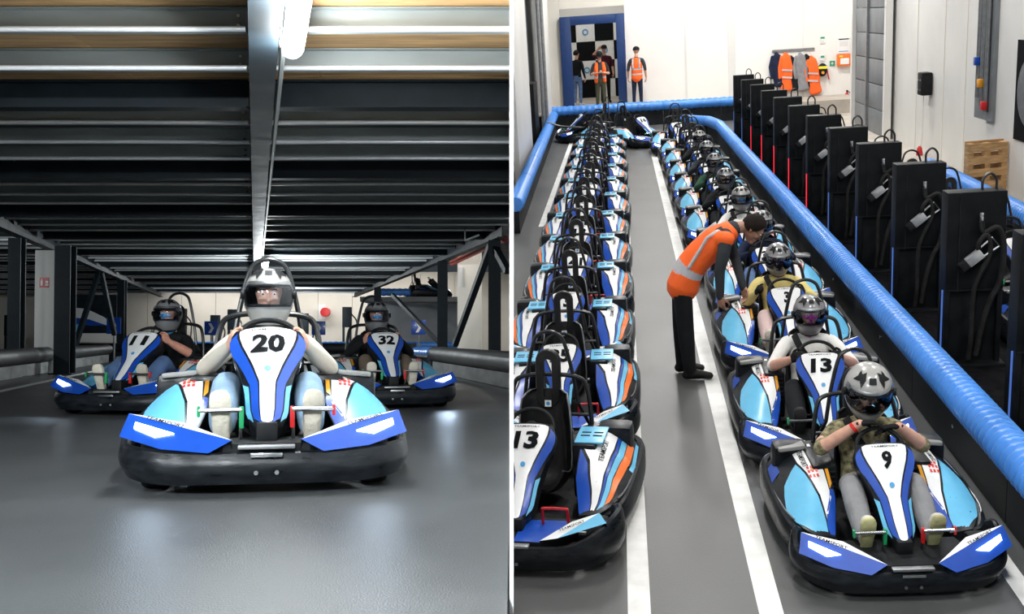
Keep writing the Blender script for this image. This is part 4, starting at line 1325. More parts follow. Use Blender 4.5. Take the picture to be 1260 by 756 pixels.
# printed car banner at the far left
e = empty('wall_banner', LEFT @ T(LX(104, 44), 44, LZ(392, 44)))
m = MB(); m.box((0, 0, 0), (2.6, .05, 1.9)); obj('sheet', m.mesh('banner_sheet', M['darksteel'], False), e)
def flat(par, nm, pts, mat, yo): 
    m = MB(); m.add([(x, yo, z) for x, z in pts], [tuple(range(len(pts)))]); return obj(nm, m.mesh(nm, mat, False), par)
flat(e, 'print', [(-1.3, .35), (-.6, .45), (.1, .38), (.8, .05), (1.2, -.25), (.9, -.28), (.2, -.05), (-1.3, .05)], M['white'], -.030)
flat(e, 'print', [(-.5, .05), (.2, -.04), (.9, -.28), (.3, -.30), (-.5, -.22)], M['blue'], -.032)
flat(e, 'print', [(-.45, -.24), (-.2, -.24), (-.15, -.55), (-.45, -.55)], M['lblue'], -.034)
flat(e, 'print', [(-1.3, -.60), (1.3, -.60), (1.3, -.95), (-1.3, -.95)], M['wallw'], -.034)
tag(e, 'wall banner with a white and blue car print behind driver 11', 'banner')
# upper level at the right: slab, blue rail, parked kart
m = MB(); m.box((LX(505, 41), 41.5, 2.10), (3.6, 2.4, .18)); tag(struct('floor_upper_level', m, M['wallgrey'], LEFT), 'grey slab edge of the upper track level behind driver 32')
m = MB(); m.box((LX(505, 41), 42.5, 1.0), (3.6, .15, 2.0)); tag(struct('wall_upper_level', m, M['wallgrey'], LEFT), 'grey wall under the upper track level')
m = MB(); pts, rr = pipe_rings([(LX(462, 40.5), 40.4, 2.36), (LX(505, 40.5), 40.4, 2.36)], .15, .2, .02); m.tube(pts, rr, 10)
thing('upper_rail', m, M['barblue'], LEFT, 'blue pipe rail up on the far upper level', 'barrier')
kart('A', None, LEFT @ T(LX(524, 41), 41.65, 2.19, 1.9), 'kart parked up on the far upper level behind driver 32')
# near ceiling fittings
for px, py, lb in ((572, 296, 'small bracket hanging from the joists over the right barrier'), (14, 196, 'small dark bracket bolted under a joist at the left')):
    y = 12.0 if py < 250 else 19
    m = MB(); p = Vector(lp(px, py, y)); m.bar(p, p + Vector((.25, 0, .10)), .03, .03).bar(p, p + Vector((0, 0, .2)), .02, .02)
    thing('hanging_bracket', m, M['galv'], LEFT, lb, 'bracket', smooth=False)

# karts and drivers on the track
def left_kart(num, px, y_front, rz, klabel, **dk):
    c = math.cos(rz); s_ = math.sin(rz)
    sc_ = 1.0
    fx, fy = LX(px, y_front), y_front
    x, y = fx - s_ * .90 * sc_, fy + c * .90 * sc_
    Mk = LEFT @ T(x, y, 0, rz, sc_)
    headlamp_beams(kart('A', num, Mk, klabel, 'karts racing under the deck'), 2.0 if num == '20' else 7)
    driver(Mk, **dk)
left_kart('20', 329, 4.86, .215, 'blue and white kart number 20 leading with bright headlights', label='driver of kart 20 in a cream top and pale jeans', shirt='cream', forearm='cream', trouser='pale_jean', bal=None, shell='silver', group='kart drivers on the track')
left_kart('11', 132, 9.7, -.13, 'blue and white kart number 11 following on the left', label='driver of kart 11 in a black T-shirt with a blue face mask', shirt='black', trouser='jean', bal='bal_blue', skin=1, group='kart drivers on the track')
left_kart('32', 489, 10.6, .29, 'blue and white kart number 32 following on the right', label='driver of kart 32 in dark long sleeves and brown trousers', shirt='black', forearm='black', trouser='brown', bal='bal_blue', skin=1, shell='grey', group='kart drivers on the track')

# ================================================================== RIGHT: PIT LANE (world axes)
def G(px, py, z=0.0):
    """floor-plan point seen at a picture position, for a known height"""
    d = RW @ np.array([px - 630.0, py - 378.0, FPX]); t = (z - CAM_H) / d[2]
    return Vector((d[0] * t, d[1] * t, z))
def AT(px, py, Y):
    d = RW @ np.array([px - 630.0, py - 378.0, FPX]); t = Y / d[1]
    return Vector((d[0] * t, Y, CAM_H + d[2] * t))
M['pitfloor'] = pm('grey_pit_floor_paint', (.075, .077, .077), .42, var=.16, scale=1.1, rvar=.10, bump=.12, bscale=80)
M['concrete'] = pm('bare_concrete', (.42, .38, .33), .7, var=.18, scale=1.5, bump=.1)
M['bluedoor'] = pm('blue_door_frame_paint', (.006, .034, .14), .45, var=.1)
M['wood'] = pm('pine_boards', (.50, .30, .13), .65, var=.3, scale=5, stretch=(1, 1, 6))
M['panelw'] = pm('white_steel_panel', (.70, .69, .66), .45, var=.06, scale=.9)
M['rollsteel'] = pm('grey_roller_door_steel', (.20, .215, .225), .45, metal=.3, var=.15, scale=2)
M['cabinet'] = pm('black_powder_coat', (.006, .007, .008), .5, var=.3, scale=6, rvar=.1, spec=.12)
M['ledred'] = pm('red_led_strip', (.5, .01, .02), .4, emit=(1, .03, .06), estr=1.2)
M['ledblue'] = pm('blue_led_strip', (.05, .1, .4), .4, emit=(.15, .35, 1), estr=.3)  # faint glow painted in for bluish reflections on the stations
M['sgreen'] = pm('green_sign', (.02, .30, .14), .5, var=.08)
M['mat_black'] = pm('black_rubber_matting', (.004, .004, .005), .8, var=.3, spec=.04, bump=.2)  # black stands for deep shade on the floor
M['plug'] = pm('brushed_plug_metal', (.60, .61, .62), .3, metal=.6, var=.1)
M['yellow'] = pm('yellow_plastic', (.80, .70, .04), .5, var=.05)

# ---- shell
eL = lambda py: G(630.6, py)
mb = MB()
pts = [eL(1100), Vector((5.0, 1.0, 0)), Vector((5.0, 36, 0)), eL(138)]
lo_ = [p - Vector((0, 0, .15)) for p in pts]
mb.add(pts + lo_, [(0, 1, 2, 3), (4, 7, 6, 5), (0, 4, 5, 1), (1, 5, 6, 2), (2, 6, 7, 3), (3, 7, 4, 0)])
tag(struct('floor_pit_lane', mb, M['pitfloor']), 'smooth grey painted floor of the pit lane')
mb = MB(); mb.box((6.6, 16, -.075), (3.2, 40, .15)); tag(struct('floor_hall', mb, M['concrete']), 'pale bare concrete floor beside the pit lane')
mb = MB(); mb.box((3.62, 17, .008), (2.26, 26, .012)); tag(struct('floor_charging_strip', mb, M['mat_black']), 'black rubber flooring under the charging stations')  # dark sheet painting in the shade between barrier and chargers
for n_, (x0, x1, y0, y1) in enumerate(((-.075, .055, 4.2, 22.5), (.655, .79, 4.2, 27), (-1.42, -1.32, 17.5, 30), (2.09, 2.2, 4.2, 8.0))):
    mb = MB(); mb.add([(x0, y0, .004), (x1, y0, .004), (x1, y1, .004), (x0, y1, .004)], [(0, 1, 2, 3)])
    tag(struct('trim_%d' % (n_ + 2), mb, M['line']), ('white line beside the parked karts', 'white line beside the queue of karts', 'white line between the parked karts and the left barrier', 'white line under the right barrier beside kart 9')[n_])
YW = 35.2
mb = MB(); mb.box(((.20 + 7.6) / 2, YW, 4), (7.6 - .20, .25, 8)); wbk = struct('wall_back_pit', mb, M['wallw']); tag(wbk, 'bright white end wall of the pit hall')
mb = MB(); mb.box((-2.3, YW, 4), (1.0, .25, 8)); tag(struct('wall_back_corner', mb, M['wallcream']), 'narrow cream wall left of the blue doorway')
mb = MB(); mb.box((-.80, YW, 5.75), (1.99, .24, 4.5)); tag(struct('wall_above_door', mb, M['wallcream']), 'cream wall above the blue doorway')
for x in (2.05, 3.45, 5.6):                         # panel joints of the end wall
    mb = MB(); mb.box((x, YW - .135, 4), (.05 if x != 3.45 else .22, .02, 8)); obj('wall_joint', mb.mesh('wall_joint', M['panelw'], False), wbk)
XR = 6.32
mb = MB(); mb.box((7.45, 33, 4), (.3, 5, 8)); tag(struct('wall_right_recess', mb, M['wallw']), 'white side wall of the recess with the safety equipment')
mb = MB(); mb.box((XR + .6, 12.9, 4), (1.2, 36.2, 8)); wr_ = struct('wall_right', mb, M['panelw']); tag(wr_, 'tall white panelled wall on the right of the pit hall')
for y in (24.6, 22.6, 21.2, 18.2, 15.5):
    mb = MB(); mb.box((XR - .004, y, 4), (.012, .035, 8)); obj('wall_joint', mb.mesh('wall_joint', M['wallcream'], False), wr_)
mb = MB(); mb.box((XR - .12, 17.9, 4), (.3, 2.4, 8)); obj('wall_pier', mb.mesh('wall_pier', M['panelw'], False), wr_)
# left wall with sliding panels, recess and pipes
XLW = -2.55
def CUT(py): return G(630.6, py)
mb = MB(); mb.box((XLW - .1, 29.5, 4), (.2, 11.6, 8)); wl_ = struct('wall_left_pit', mb, M['wallgrey']); tag(wl_, 'grey left wall of the pit hall behind the barrier')
def wpanel(y0, y1, x, z0, label):
    mb = MB(); mb.box((x - .06, (y0 + y1) / 2, (z0 + 7.5) / 2), (.12, y1 - y0, 7.5 - z0), ch=.01)
    thing('sliding_panel', mb, M['panelw'], WORLD, label, 'wall panel', 'tall white panels of the left wall')
p1 = AT(657, 198, 26.0)
wpanel(22.4, 26.0, p1.x, p1.z, 'tall white wall panel closest to the partition over the left barrier')
p2 = AT(682, 158, 33.5)
wpanel(31.4, 33.5, p2.x, .1, 'tall white wall panel just left of the blue doorway')
for i, (px, yy) in enumerate(((664, 30.2), (668, 30.6))):
    c = AT(px, 60, yy)
    mb = MB(); mb.cyl((c.x, yy, .3), (c.x, yy, 7.5), .055, 8)
    thing('wall_pipe', mb, M['steel'], WORLD, ('thick grey pipe rising between the two white wall panels', 'second grey pipe beside the right hand white wall panel')[i], 'pipe')
mb = MB(); mb.box((p1.x - .22, 28.4, .85), (.35, 1.2, 1.7), ch=.02)
thing('dark_cabinet', mb, M['cabinet'], WORLD, 'dark cabinet standing in the recess behind the left barrier', 'cabinet')
mb = MB(); mb.box((2, 16, 8.1), (10.5, 41, .2)); tag(struct('ceiling_pit', mb, M['wallgrey']), 'dark roof of the pit hall')
mb = MB(); mb.box((2.5, -3.5, 4), (10, .2, 8)); tag(struct('wall_front_pit', mb, M['wallgrey']), 'grey wall behind the viewpoint in the pit hall')

# ---- high bay lamps
def bay(x, y, power, label):
    e = empty('bay_lamp', T(x, y, 7.4))
    m = MB(); m.box((0, 0, .12), (.9, 1.5, .16), ch=.03); obj('housing', m.mesh('bay_housing', M['panelw']), e)
    m = MB(); m.box((0, 0, .03), (.8, 1.4, .03)); obj('lens', m.mesh('bay_lens', M['tube_on'], False), e)
    for s in (-.35, .35):
        m = MB(); m.cyl((0, s, .2), (0, s, .62), .01, 6); obj('hanger', m.mesh('bay_hanger', M['steel']), e)
    ld = bpy.data.lights.new('bay_lamp_source', 'AREA'); ld.shape = 'RECTANGLE'; ld.size = .8; ld.size_y = 1.4; ld.energy = power; ld.color = (1, .985, .96)
    lo = bpy.data.objects.new('bay_lamp_source', ld); COL.objects.link(lo); lo.parent = e; lo.matrix_local = Matrix.Translation((0, 0, -.01))
    return tag(e, label, 'lamp', 'high bay lamps of the pit hall')
for x, y, p in ((1.0, 4.0, 230), (4.6, 5.0, 90), (.6, 10.5, 200), (4.4, 11.5, 80), (.6, 17, 200), (4.4, 18, 130), (.6, 24, 230), (4.4, 25, 190), (.8, 31, 380), (4.6, 31, 380)):
    bay(x, y, p, 'high bay lamp hanging under the roof of the pit hall')

# ---- barriers
bR = [(2.36, 4.3), (2.36, 27.2)]
barrier('pit_barrier', WORLD, bR, .135, .47, 'barblue', 'long blue ribbed pipe barrier between the queue and the chargers', 2.3, pitch=.085, depth=.028, side=-1)
barrier('pit_barrier', WORLD, [(2.36, 27.2), (2.2, 28.4), (1.6, 29.2)], .135, .47, 'barblue', 'curved far end of the blue pipe barrier beside the last kart in the queue', 1.2, pitch=.11, depth=.01, side=-1)
barrier('pit_barrier', WORLD, [(-1.72, 17.0), (-2.0, 32.6)], .135, .47, 'barblue', 'blue pipe barrier along the left wall behind the parked karts', 2.6, pitch=.11, depth=.022)
barrier('pit_barrier', WORLD, [(-2.15, 33.0), (4.6, 33.0)], .15, .55, 'barblue', 'blue ribbed pipe barrier across the end of the pit lane', 1.7, pitch=.18, depth=.02)
barrier('pit_barrier', WORLD, [(5.0, 7.0), (5.12, 19.0)], .14, .45, 'barblue', 'blue pipe barrier on the concrete side beyond the chargers', 2.4, pitch=.085, depth=.018)
m = MB(); m.tube(smooth_path([(-1.95, 29.0, .62), (-1.6, 29.0, .5), (-1.2, 29, .45), (-.95, 29, .46), (-.92, 29, .8)], 5), .03, 6)
thing('strap_rail', m, M['tube'], WORLD, 'bent black tube reaching from the left barrier towards the parked karts', 'tube')

# ---- charging stations
def stn_meshes():
    d = {}
    m = MB(); m.box((0, 0, 1.14), (.50, .20, .90), ch=.012); d['cabinet'] = m.mesh('charger_cabinet', M['cabinet'])
    m = MB(); m.box((-.145, -.106, 1.14), (.012, .012, .88)).box((0, -.104, .71), (.48, .008, .01)); d['panel_seam'] = m.mesh('charger_seam', M['black_matt'], False)
    m = MB(); m.box((0, 0, .36), (.045, .20, .70), ch=.006); d['post'] = m.mesh('charger_post', M['cabinet'])
    m = MB(); m.box((0, .02, .36), (.49, .15, .70), ch=.01); d['lower_cabinet'] = m.mesh('charger_lower', M['cabinet'])
    m = MB(); m.box((0, 0, .40), (.012, .012, .62)); d['ledr'] = m.mesh('charger_led_red', M['ledred'], False); d['ledb'] = m.mesh('charger_led_blue', M['ledblue'], False)
    m = MB(); m.box((0, 0, .02), (.56, .34, .04), ch=.01); d['base'] = m.mesh('charger_base', M['cabinet'])
    m = MB(); m.tube(smooth_path([(.07, .02, 1.585), (.075, .02, 1.68), (.13, .02, 1.73), (.185, .02, 1.68), (.19, .02, 1.585)], 4), .012, 6); d['lift_handle'] = m.mesh('charger_handle', M['tube'])
    m = MB(); m.box((.03, -.112, 1.36), (.035, .03, .10), ch=.006).box((.03, -.13, 1.385), (.02, .03, .02)); d['plug_hook'] = m.mesh('charger_hook', M['chrome'])
    P = Matrix.Translation((-.03, -.17, 1.02)) @ R4('Y', -38)
    m = MB(); m.box((0, 0, 0), (.15, .06, .09), rot=P.to_3x3(), ch=.01); m.v = [(a + P[0][3], b + P[1][3], c + P[2][3]) for a, b, c in m.v]; d['plug'] = m.mesh('charger_plug', M['plug'])
    m = MB(); m.tube([P @ Vector(q) for q in ((.07, 0, .04), (.22, 0, .05), (.22, 0, -.05), (.07, 0, -.04))], .011, 6); d['plug_bail'] = m.mesh('charger_bail', M['steel'])
    m = MB(); mm = P.to_3x3(); m.box((-.11, 0, 0), (.07, .075, .08), ch=.008); m.v = [tuple(P @ Vector(q)) for q in m.v]; d['plug_nose'] = m.mesh('charger_nose', M['black_matt'])
    m = MB(); m.tube(smooth_path([(.03, -.13, 1.33), (.05, -.15, 1.24), (.16, -.17, 1.28), (.22, -.16, 1.10), (.20, -.15, .80), (.12, -.16, .62), (.06, -.17, .40), (.02, -.16, .12)], 5), .024, 8); d['cable'] = m.mesh('charger_cable', M['rubber'])
    m = MB(); m.tube(smooth_path([tuple(P @ Vector((.05, 0, 0))), (.0, -.18, 1.15), (.07, -.17, 1.22), (.10, -.17, 1.05), (-.02, -.17, .75), (-.03, -.17, .30), (-.04, -.15, .08)], 5), .022, 8); d['cable2'] = m.mesh('charger_cable_b', M['rubber'])
    return d
ST = stn_meshes()
def station(x, y, label, led):
    e = empty('charging_station', T(x, y, 0))
    c = obj('cabinet', ST['cabinet'], e); obj('panel_seam', ST['panel_seam'], c); obj('lift_handle', ST['lift_handle'], c); obj('plug_hook', ST['plug_hook'], c)
    obj('lower_cabinet', ST['lower_cabinet'], e)
    for s in (-.225, .225):
        p = obj('post', ST['post'], e, T(s, 0, 0))
    for s in ((-.165, -.02), (-.26, -.06)):
        obj('light_strip', ST['ledr' if led == 'r' else 'ledb'], e, T(s[0], s[1], 0))  # red ones are LEDs, blue ones imitate reflections by a weak glow
    obj('base', ST['base'], e)
    pg = obj('charging_plug', ST['plug'], e); obj('plug_bail', ST['plug_bail'], pg); obj('plug_nose', ST['plug_nose'], pg)
    obj('cable', ST['cable'], e); obj('cable', ST['cable2'], e)
    m_ = MB()
    return tag(e, label, 'charger', 'black charging stations along the pit barrier')
ORD = ['second', 'third', 'fourth', 'fifth', 'sixth', 'seventh', 'eighth', 'ninth', 'tenth', 'eleventh', 'twelfth']
SX = 3.05
for i in range(12):
    y = 8.02 + 1.83 * i
    if y > 29: break
    station(SX if i else 3.04, y, 'black charging station cut off by the frame, first of its row' if i == 0 else 'black charging station with hanging plug, %s of the row from the front' % ORD[i - 1], 'r' if 5 <= i <= 9 else 'b')
# karts parked on the far side of the chargers
for i in range(8):
    y = 10.2 + 1.86 * i
    kart('A', None, T(4.15, y, 0, math.radians(180 if False else 0), .95), 'kart parked on the far side of the chargers, %s from the front' % (['first'] + ORD)[i], 'karts parked beyond the chargers')

# ---- parked karts on the left
KB = ['13', '25', '3', '41', '18', '36', '7', '29', '44', '10', '38', '21']
LB = ['13', 'behind kart 13', '3', '41']
for i in range(12):
    y = 7.02 + 1.725 * i
    x = -.585 + .012 * math.sin(i * 2.3) + (.02 if i > 5 else 0)
    nm = ['first', 'second', 'third', 'fourth', 'fifth', 'sixth', 'seventh', 'eighth', 'ninth', 'tenth', 'eleventh', 'twelfth'][i]
    kb = kart('B', KB[i], T(x - .075 if i == 0 else x, y - .14 if i == 0 else y, 0, math.radians(-8) if i == 0 else math.radians(random.uniform(-1.5, 1.5)), .99 if i == 0 else .95), 'empty striped kart number 13 parked at the front of the left row' if i == 0 else 'empty kart with orange stripes, %s in the parked left row' % nm, 'empty karts parked in a row')
    if i < 4: trim_at_partition(kb)

# ---- queue of karts with drivers
Q = [  # y, dx, number, driver kwargs, kart label
    (6.50, .0, '9', dict(label='driver of kart 9 in a camouflage shirt resting gloved hands on the wheel', pose='wait', shirt='khaki', trouser='grey', hand='glove', shoe='shoe_w', sole='sole_g', bal='bal_black', shell='silver', wristband=True)),
    (8.27, -.06, '13', dict(label='driver in a white T-shirt and magenta face mask behind kart 9', shirt='white', trouser='black', hand='glove', bal='bal_pink', shell='grey', shoe='shoe_b', sole='sole_b')),
    (10.30, -.02, '3', dict(label='driver in a yellow jumper holding up a black glove', pose='thumb', shirt='yellow', forearm='yellow', trouser='pink', hand='glove', bal='bal_pink', shell='grey', visor='visor_dark')),
    (12.10, .05, '34', dict(label='driver in navy behind the bending steward', shirt='navy', forearm='navy', trouser='jean', hand='glove', shell='grey', visor='visor_dark', shoe='shoe_b', sole='sole_b')),
    (13.88, .0, '2', dict(label='driver with a silver helmet and pale jacket, fifth in the queue', shirt='white', forearm='cream', trouser='black', hand='glove', shell='silver', bal='bal_blue', shoe='shoe_b', sole='sole_b')),
    (15.64, -.03, '12', dict(label='driver in black, sixth in the queue', shirt='black', forearm='black', trouser='black', hand='glove', shell='grey', shoe='shoe_b', sole='sole_b')),
    (17.38, -.03, '28', dict(label='driver in a dark green top, seventh in the queue', shirt='green', forearm='green', trouser='black', hand='glove', shell='grey', shoe='shoe_b', sole='sole_b')),
    (19.10, -.03, '5', dict(label='driver in charcoal, eighth in the queue', shirt='charcoal', forearm='charcoal', trouser='black', hand='glove', shell='grey', shoe='shoe_b', sole='sole_b')),
    (20.85, -.03, '19', dict(label='driver with a silver helmet, ninth in the queue', shirt='black', forearm='black', trouser='jean', hand='glove', shell='silver', shoe='shoe_b', sole='sole_b')),
    (22.7, -.03, '33', None), (24.5, -.05, '14', None), (26.3, -.2, '40', None),
]
for i, (y, dx, num, dk) in enumerate(Q):
    Mk = T(1.48 + dx, y, 0, [math.radians(2.5), math.radians(-1), 0, 0][i] if i < 4 else math.radians(random.uniform(-1.5, 1.5)), .925 if i == 0 else .955)
    kart('A', num, Mk, 'kart number 9 with lit headlights at the head of the queue' if i == 0 else 'waiting kart with pale blue side panels, %s in the queue' % (['first'] + ORD)[i], 'karts waiting in the queue')
    if dk: driver(Mk, group='drivers waiting in the queue', strap=True, **dk)
# two karts parked askew at the end of the lane
kart('A', '16', T(.35, 28.1, 0, math.radians(40), .96), 'kart standing askew at the end of the lane, left of the queue')
kart('A', '30', T(-.9, 29.9, 0, math.radians(-70), .96), 'kart standing sideways behind the last parked karts')

# ---- standing people
def finish(b, name, mats, M4, Hm, label, voxel=.011):
    me = b.build(name, mats, voxel=voxel, smooth=3)
    o = obj('person', me, None, M4)
    return tag(o, label, 'person')
def hair_mesh(full=True):
    m = MB()
    els = np.linspace(-.55, 1.57, 12); n = 24; rows = []
    for e in els:
        row = []
        for j in range(n):
            a = 2 * math.pi * j / n - math.pi
            fr = math.cos(a)
            lim = .62 if fr > .55 else (.1 if fr > .1 else -.55)
            ee = max(e, lim)
            k = 1.0 + .03 * math.sin(7 * a + 5 * ee) + .02 * math.sin(13 * a)
            row.append((math.sin(a) * math.cos(ee) * .090 * k, -math.cos(a) * math.cos(ee) * .112 * k + .012, .03 + math.sin(ee) * .108 * k))
        rows.append(row)
    m.loft(rows, True, True)
    return m
HAIR = hair_mesh().mesh('short_hair', CL['hair'], True, 60)
def cap_mesh():
    m = MB()
    prof = [(.098, .03), (.100, .055), (.092, .095), (.070, .125), (.035, .142), (.004, .147)]
    m.lathe(prof, 20, Matrix.Translation((0, .008, 0)) @ Matrix.Scale(1.08, 4, (0, 1, 0)))
    br = [[Vector((x, -.10 - .075 * math.cos(x / .085 * math.pi / 2) ** .7 * t, .042 - .015 * t)) for x in np.linspace(-.08, .08, 9)] for t in (0, 1)]
    m.loft([r + [p - Vector((0, 0, .005)) for p in reversed(r)] for r in br], True, True)
    return m
CAPM = cap_mesh().mesh('baseball_cap', CL['black'], True, 50)
def vest_from(path, radii, side, bands, M4=None, straps=None, name='hi_vis_vest', arms=()):
    """a vest grown round the torso path; bands: list of material zones per segment"""
    b = Body()
    b.limb(path, radii, bands, side=side, seg=20, M4=M4)
    for pts, r in arms: b.limb(pts, r, 0, side=side)
    for s in (straps or ()): b.limb(s, [(.022, .012)] * len(s), 1, side=side)
    me = b.build(name, [CL['hivis'], CL['reflect']], voxel=.011, smooth=2)
    return me

def standing(M4, label, shirt, trouser, pose='front', vest=False, cap=False, forearm=None, skin=0, shoe='shoe_b', voxel=.012):
    b = Body()
    b.limb([(0, .0, .93), (0, .0, 1.08), (0, -.01, 1.25), (0, .0, 1.38), (0, .005, 1.46)], [(.155, .105), (.14, .10), (.165, .115), (.155, .095), (.07, .06)], SHIRT, n=3, seg=18)
    b.limb([(-.16, 0, 1.40), (0, 0, 1.425), (.16, 0, 1.40)], [.06, .06, .06], SHIRT, side=(0, 1, 0))
    b.limb([(0, 0, .86), (0, 0, .96)], [(.155, .11), (.150, .105)], TROUSER)
    b.limb([(0, .005, 1.45), (0, -.01, 1.56)], [.056, .054], SKIN)
    for s in (1, -1):
        b.limb([(s * .085, 0, .88), (s * .10, -.01, .50), (s * .11, .02, .10)], [.088, .062, .046], TROUSER, n=3)
        b.limb([(s * .11, .04, .06), (s * .115, -.06, .055), (s * .12, -.15, .035)], [(.042, .05), (.045, .042), (.04, .03)], SHOE)
    if pose == 'front':
        Hm = Matrix.Translation((0, -.035, 1.655)) @ R4('X', 22)
        for s in (1, -1):
            el, wr = (s * .27, .0, 1.12), (s * .09, -.24, 1.16)
            b.limb([(s * .17, 0, 1.395), (s * .225, .01, 1.28), el], [.058, .054, .046], SHIRT, n=2)
            b.limb([el, wr], [.043, .030], FOREARM)
            b.hand(wr, (-s * .8, -.5, .1), (-s * .2, .2, 1), thumb=s, curl=(30, 35, 30))
    elif pose == 'wave':
        Hm = Matrix.Translation((0, -.02, 1.66))
        b.limb([(.17, 0, 1.395), (.22, .01, 1.28), (.25, .02, 1.13)], [.058, .054, .046], SHIRT, n=2); b.limb([(.25, .02, 1.13), (.26, -.06, .90)], [.043, .030], FOREARM)
        b.hand((.26, -.06, .90), (0, -.1, -1), (-1, 0, 0), thumb=1, curl=(20, 25, 20))
        b.limb([(-.17, 0, 1.395), (-.26, -.03, 1.44), (-.36, -.06, 1.50)], [.058, .054, .046], SHIRT, n=2); b.limb([(-.36, -.06, 1.50), (-.20, -.10, 1.68)], [.043, .030], FOREARM)
        b.hand((-.20, -.10, 1.68), (.7, 0, .7), (0, 1, 0), thumb=-1, curl=(20, 25, 20))
    else:
        Hm = Matrix.Translation((0, -.02, 1.66)) @ R4('Z', 20 if pose == 'back' else -10)
        for s in (1, -1):
            el, wr = (s * .255, .03, 1.12), (s * .27, -.05, .89)
            b.limb([(s * .17, 0, 1.395), (s * .225, .02, 1.28), el], [.058, .054, .046], SHIRT, n=2)
            b.limb([el, wr], [.043, .030], FOREARM)
            b.hand(wr, (0, -.15, -1), (-s, 0, 0), thumb=s, curl=(25, 30, 25))
    b.head(Hm)
    mats = [SKINS[skin], CL[shirt], CL[trouser], CL[shoe], SKINS[skin], CL[forearm] if forearm else SKINS[skin], CL['sole_b'], SKINS[skin], LIPM]
    o = finish(b, 'person_standing', mats, M4, Hm, label, voxel)
    obj('cap' if cap else 'hair', CAPM if cap else HAIR, o, Hm)
    eyes(o, Hm)
    if vest:
        if pose == 'front':          # worn open: two front halves and a back
            for s in (1, -1):
                bb = Body()
                bb.limb([(s * .125, -.035, .90), (s * .125, -.04, 1.0), (s * .12, -.045, 1.06), (s * .118, -.05, 1.25), (s * .10, -.03, 1.42)], [(.060, .105), (.060, .105), (.060, .105), (.075, .11), (.055, .075)], [0, 1, 0, 0])
                obj('vest_front', bb.build('vest_half', [CL['hivis'], CL['reflect']], voxel=.012, smooth=2), o)
        else:
            me = vest_from([(0, 0, .86), (0, 0, .97), (0, 0, 1.02), (0, 0, 1.12), (0, 0, 1.17), (0, -.005, 1.30), (0, 0, 1.40)], [(.172, .125), (.168, .122), (.166, .122), (.165, .122), (.168, .124), (.178, .13), (.13, .10)], (1, 0, 0), [0, 1, 0, 1, 0, 0],
                           straps=[[(s * .10, .118, 1.17), (s * .11, .122, 1.30), (s * .11, .07, 1.44)] for s in (1, -1)])
            obj('hi_vis_vest', me, o)
    return o

# platform behind the end barrier and the entrance room
PZ = .45
mb = MB(); mb.box((2.2, 36.7, PZ / 2 - .05), (10.5, 6.9, PZ - .0)); tag(struct('floor_platform', mb, M['concrete']), 'pale raised floor behind the end barrier')
PT = PZ - .05 + PZ / 2
PT = PZ / 2 - .05 + PZ / 2
standing(T(AT(740, 130, 34.1).x, 34.1, PT, math.radians(6), 1.0), 'steward in an open orange vest and olive trousers before the blue doorway', 'charcoal', 'olive', 'front', vest=True, cap=True)
standing(T(AT(785, 130, 34.5).x, 34.5, PT, math.radians(172), 1.03), 'steward seen from behind in an orange vest beside the blue doorway', 'charcoal', 'navy', 'back', vest=True, cap=True)
standing(T(AT(712, 130, 36.6).x, 36.6, PT, math.radians(150), 1.0), 'visitor in a dark jacket and jeans inside the blue doorway', 'black', 'jean', 'side', forearm='black', shoe='shoe_w')
standing(T(AT(746, 130, 37.2).x, 37.2, PT, math.radians(10), 1.05), 'visitor in maroon with one raised arm inside the blue doorway', 'maroon', 'black', 'wave', cap=True)
# doorway
e = empty('door_frame', T(0, YW - .14, PT))
xo0, xi0, xi1, xo1 = (AT(q, 75, YW - .14).x for q in (691, 704, 759.5, 770))
zt1, zt0 = AT(730, 18.5, YW - .14).z, AT(730, 29.5, YW - .14).z
for x0, x1, z0, z1 in ((xo0, xi0, PT, zt1), (xi1, xo1, PT, zt1), (xi0, xi1, zt0, zt1)):
    m = MB(); m.box(((x0 + x1) / 2, 0, (z0 + z1) / 2 - PT), (x1 - x0, .30 if z0 == PT else .28, z1 - z0), ch=.01)
    obj('jamb' if z0 == PT else 'lintel', m.mesh('door_jamb', M['bluedoor']), e)
e.name = 'door_1'; e['kind'] = 'structure'; tag(e, 'tall blue painted door frame at the end of the pit lane')
# entrance room with a chequered wall
mb = MB(); mb.box((-.9, 40.0, 3), (5, .15, 6)); ck = struct('wall_entrance', mb, M['panelw']); tag(ck, 'chequered print wall inside the blue doorway')
sq = .66; a = AT(703, 29, 39.9)
for r in range(6):
    for c in range(4):
        x, z = a.x + sq * (c - .28), a.z - sq * (r + .5)
        if (r + c) % 2 == 0:
            m = MB(); m.box((x, 39.915, z), (sq, .02, sq)); obj('black_square', m.mesh('black_square', M['ink'], False), ck)
        else:
            m = MB(); m.box((x, 39.918, z), (sq - .01, .014, sq - .01)); w_ = obj('white_square', m.mesh('white_square', M['white'], False), ck)
            if (r + c) % 2 and (r, c) in ((0, 1), (2, 1), (1, 2)):
                m = MB(); m.lathe([(.07, 0), (.11, 0), (.11, .01), (.07, .01)], 18, Matrix.Translation((x, 39.905, z)) @ R4('X', 90), cap=False); obj('ring_logo', m.mesh('ring_logo', M['inkblue']), w_)
for x in (-2.75, .75):
    mb = MB(); mb.box((x, 37.7, 3), (.15, 4.6, 6)); tag(struct('wall_entrance_side', mb, M['panelw']), 'white side wall of the entrance room')
area('entrance_light', WORLD, (-1, 37.6, 5.6), 1.2, 2.0, 90)

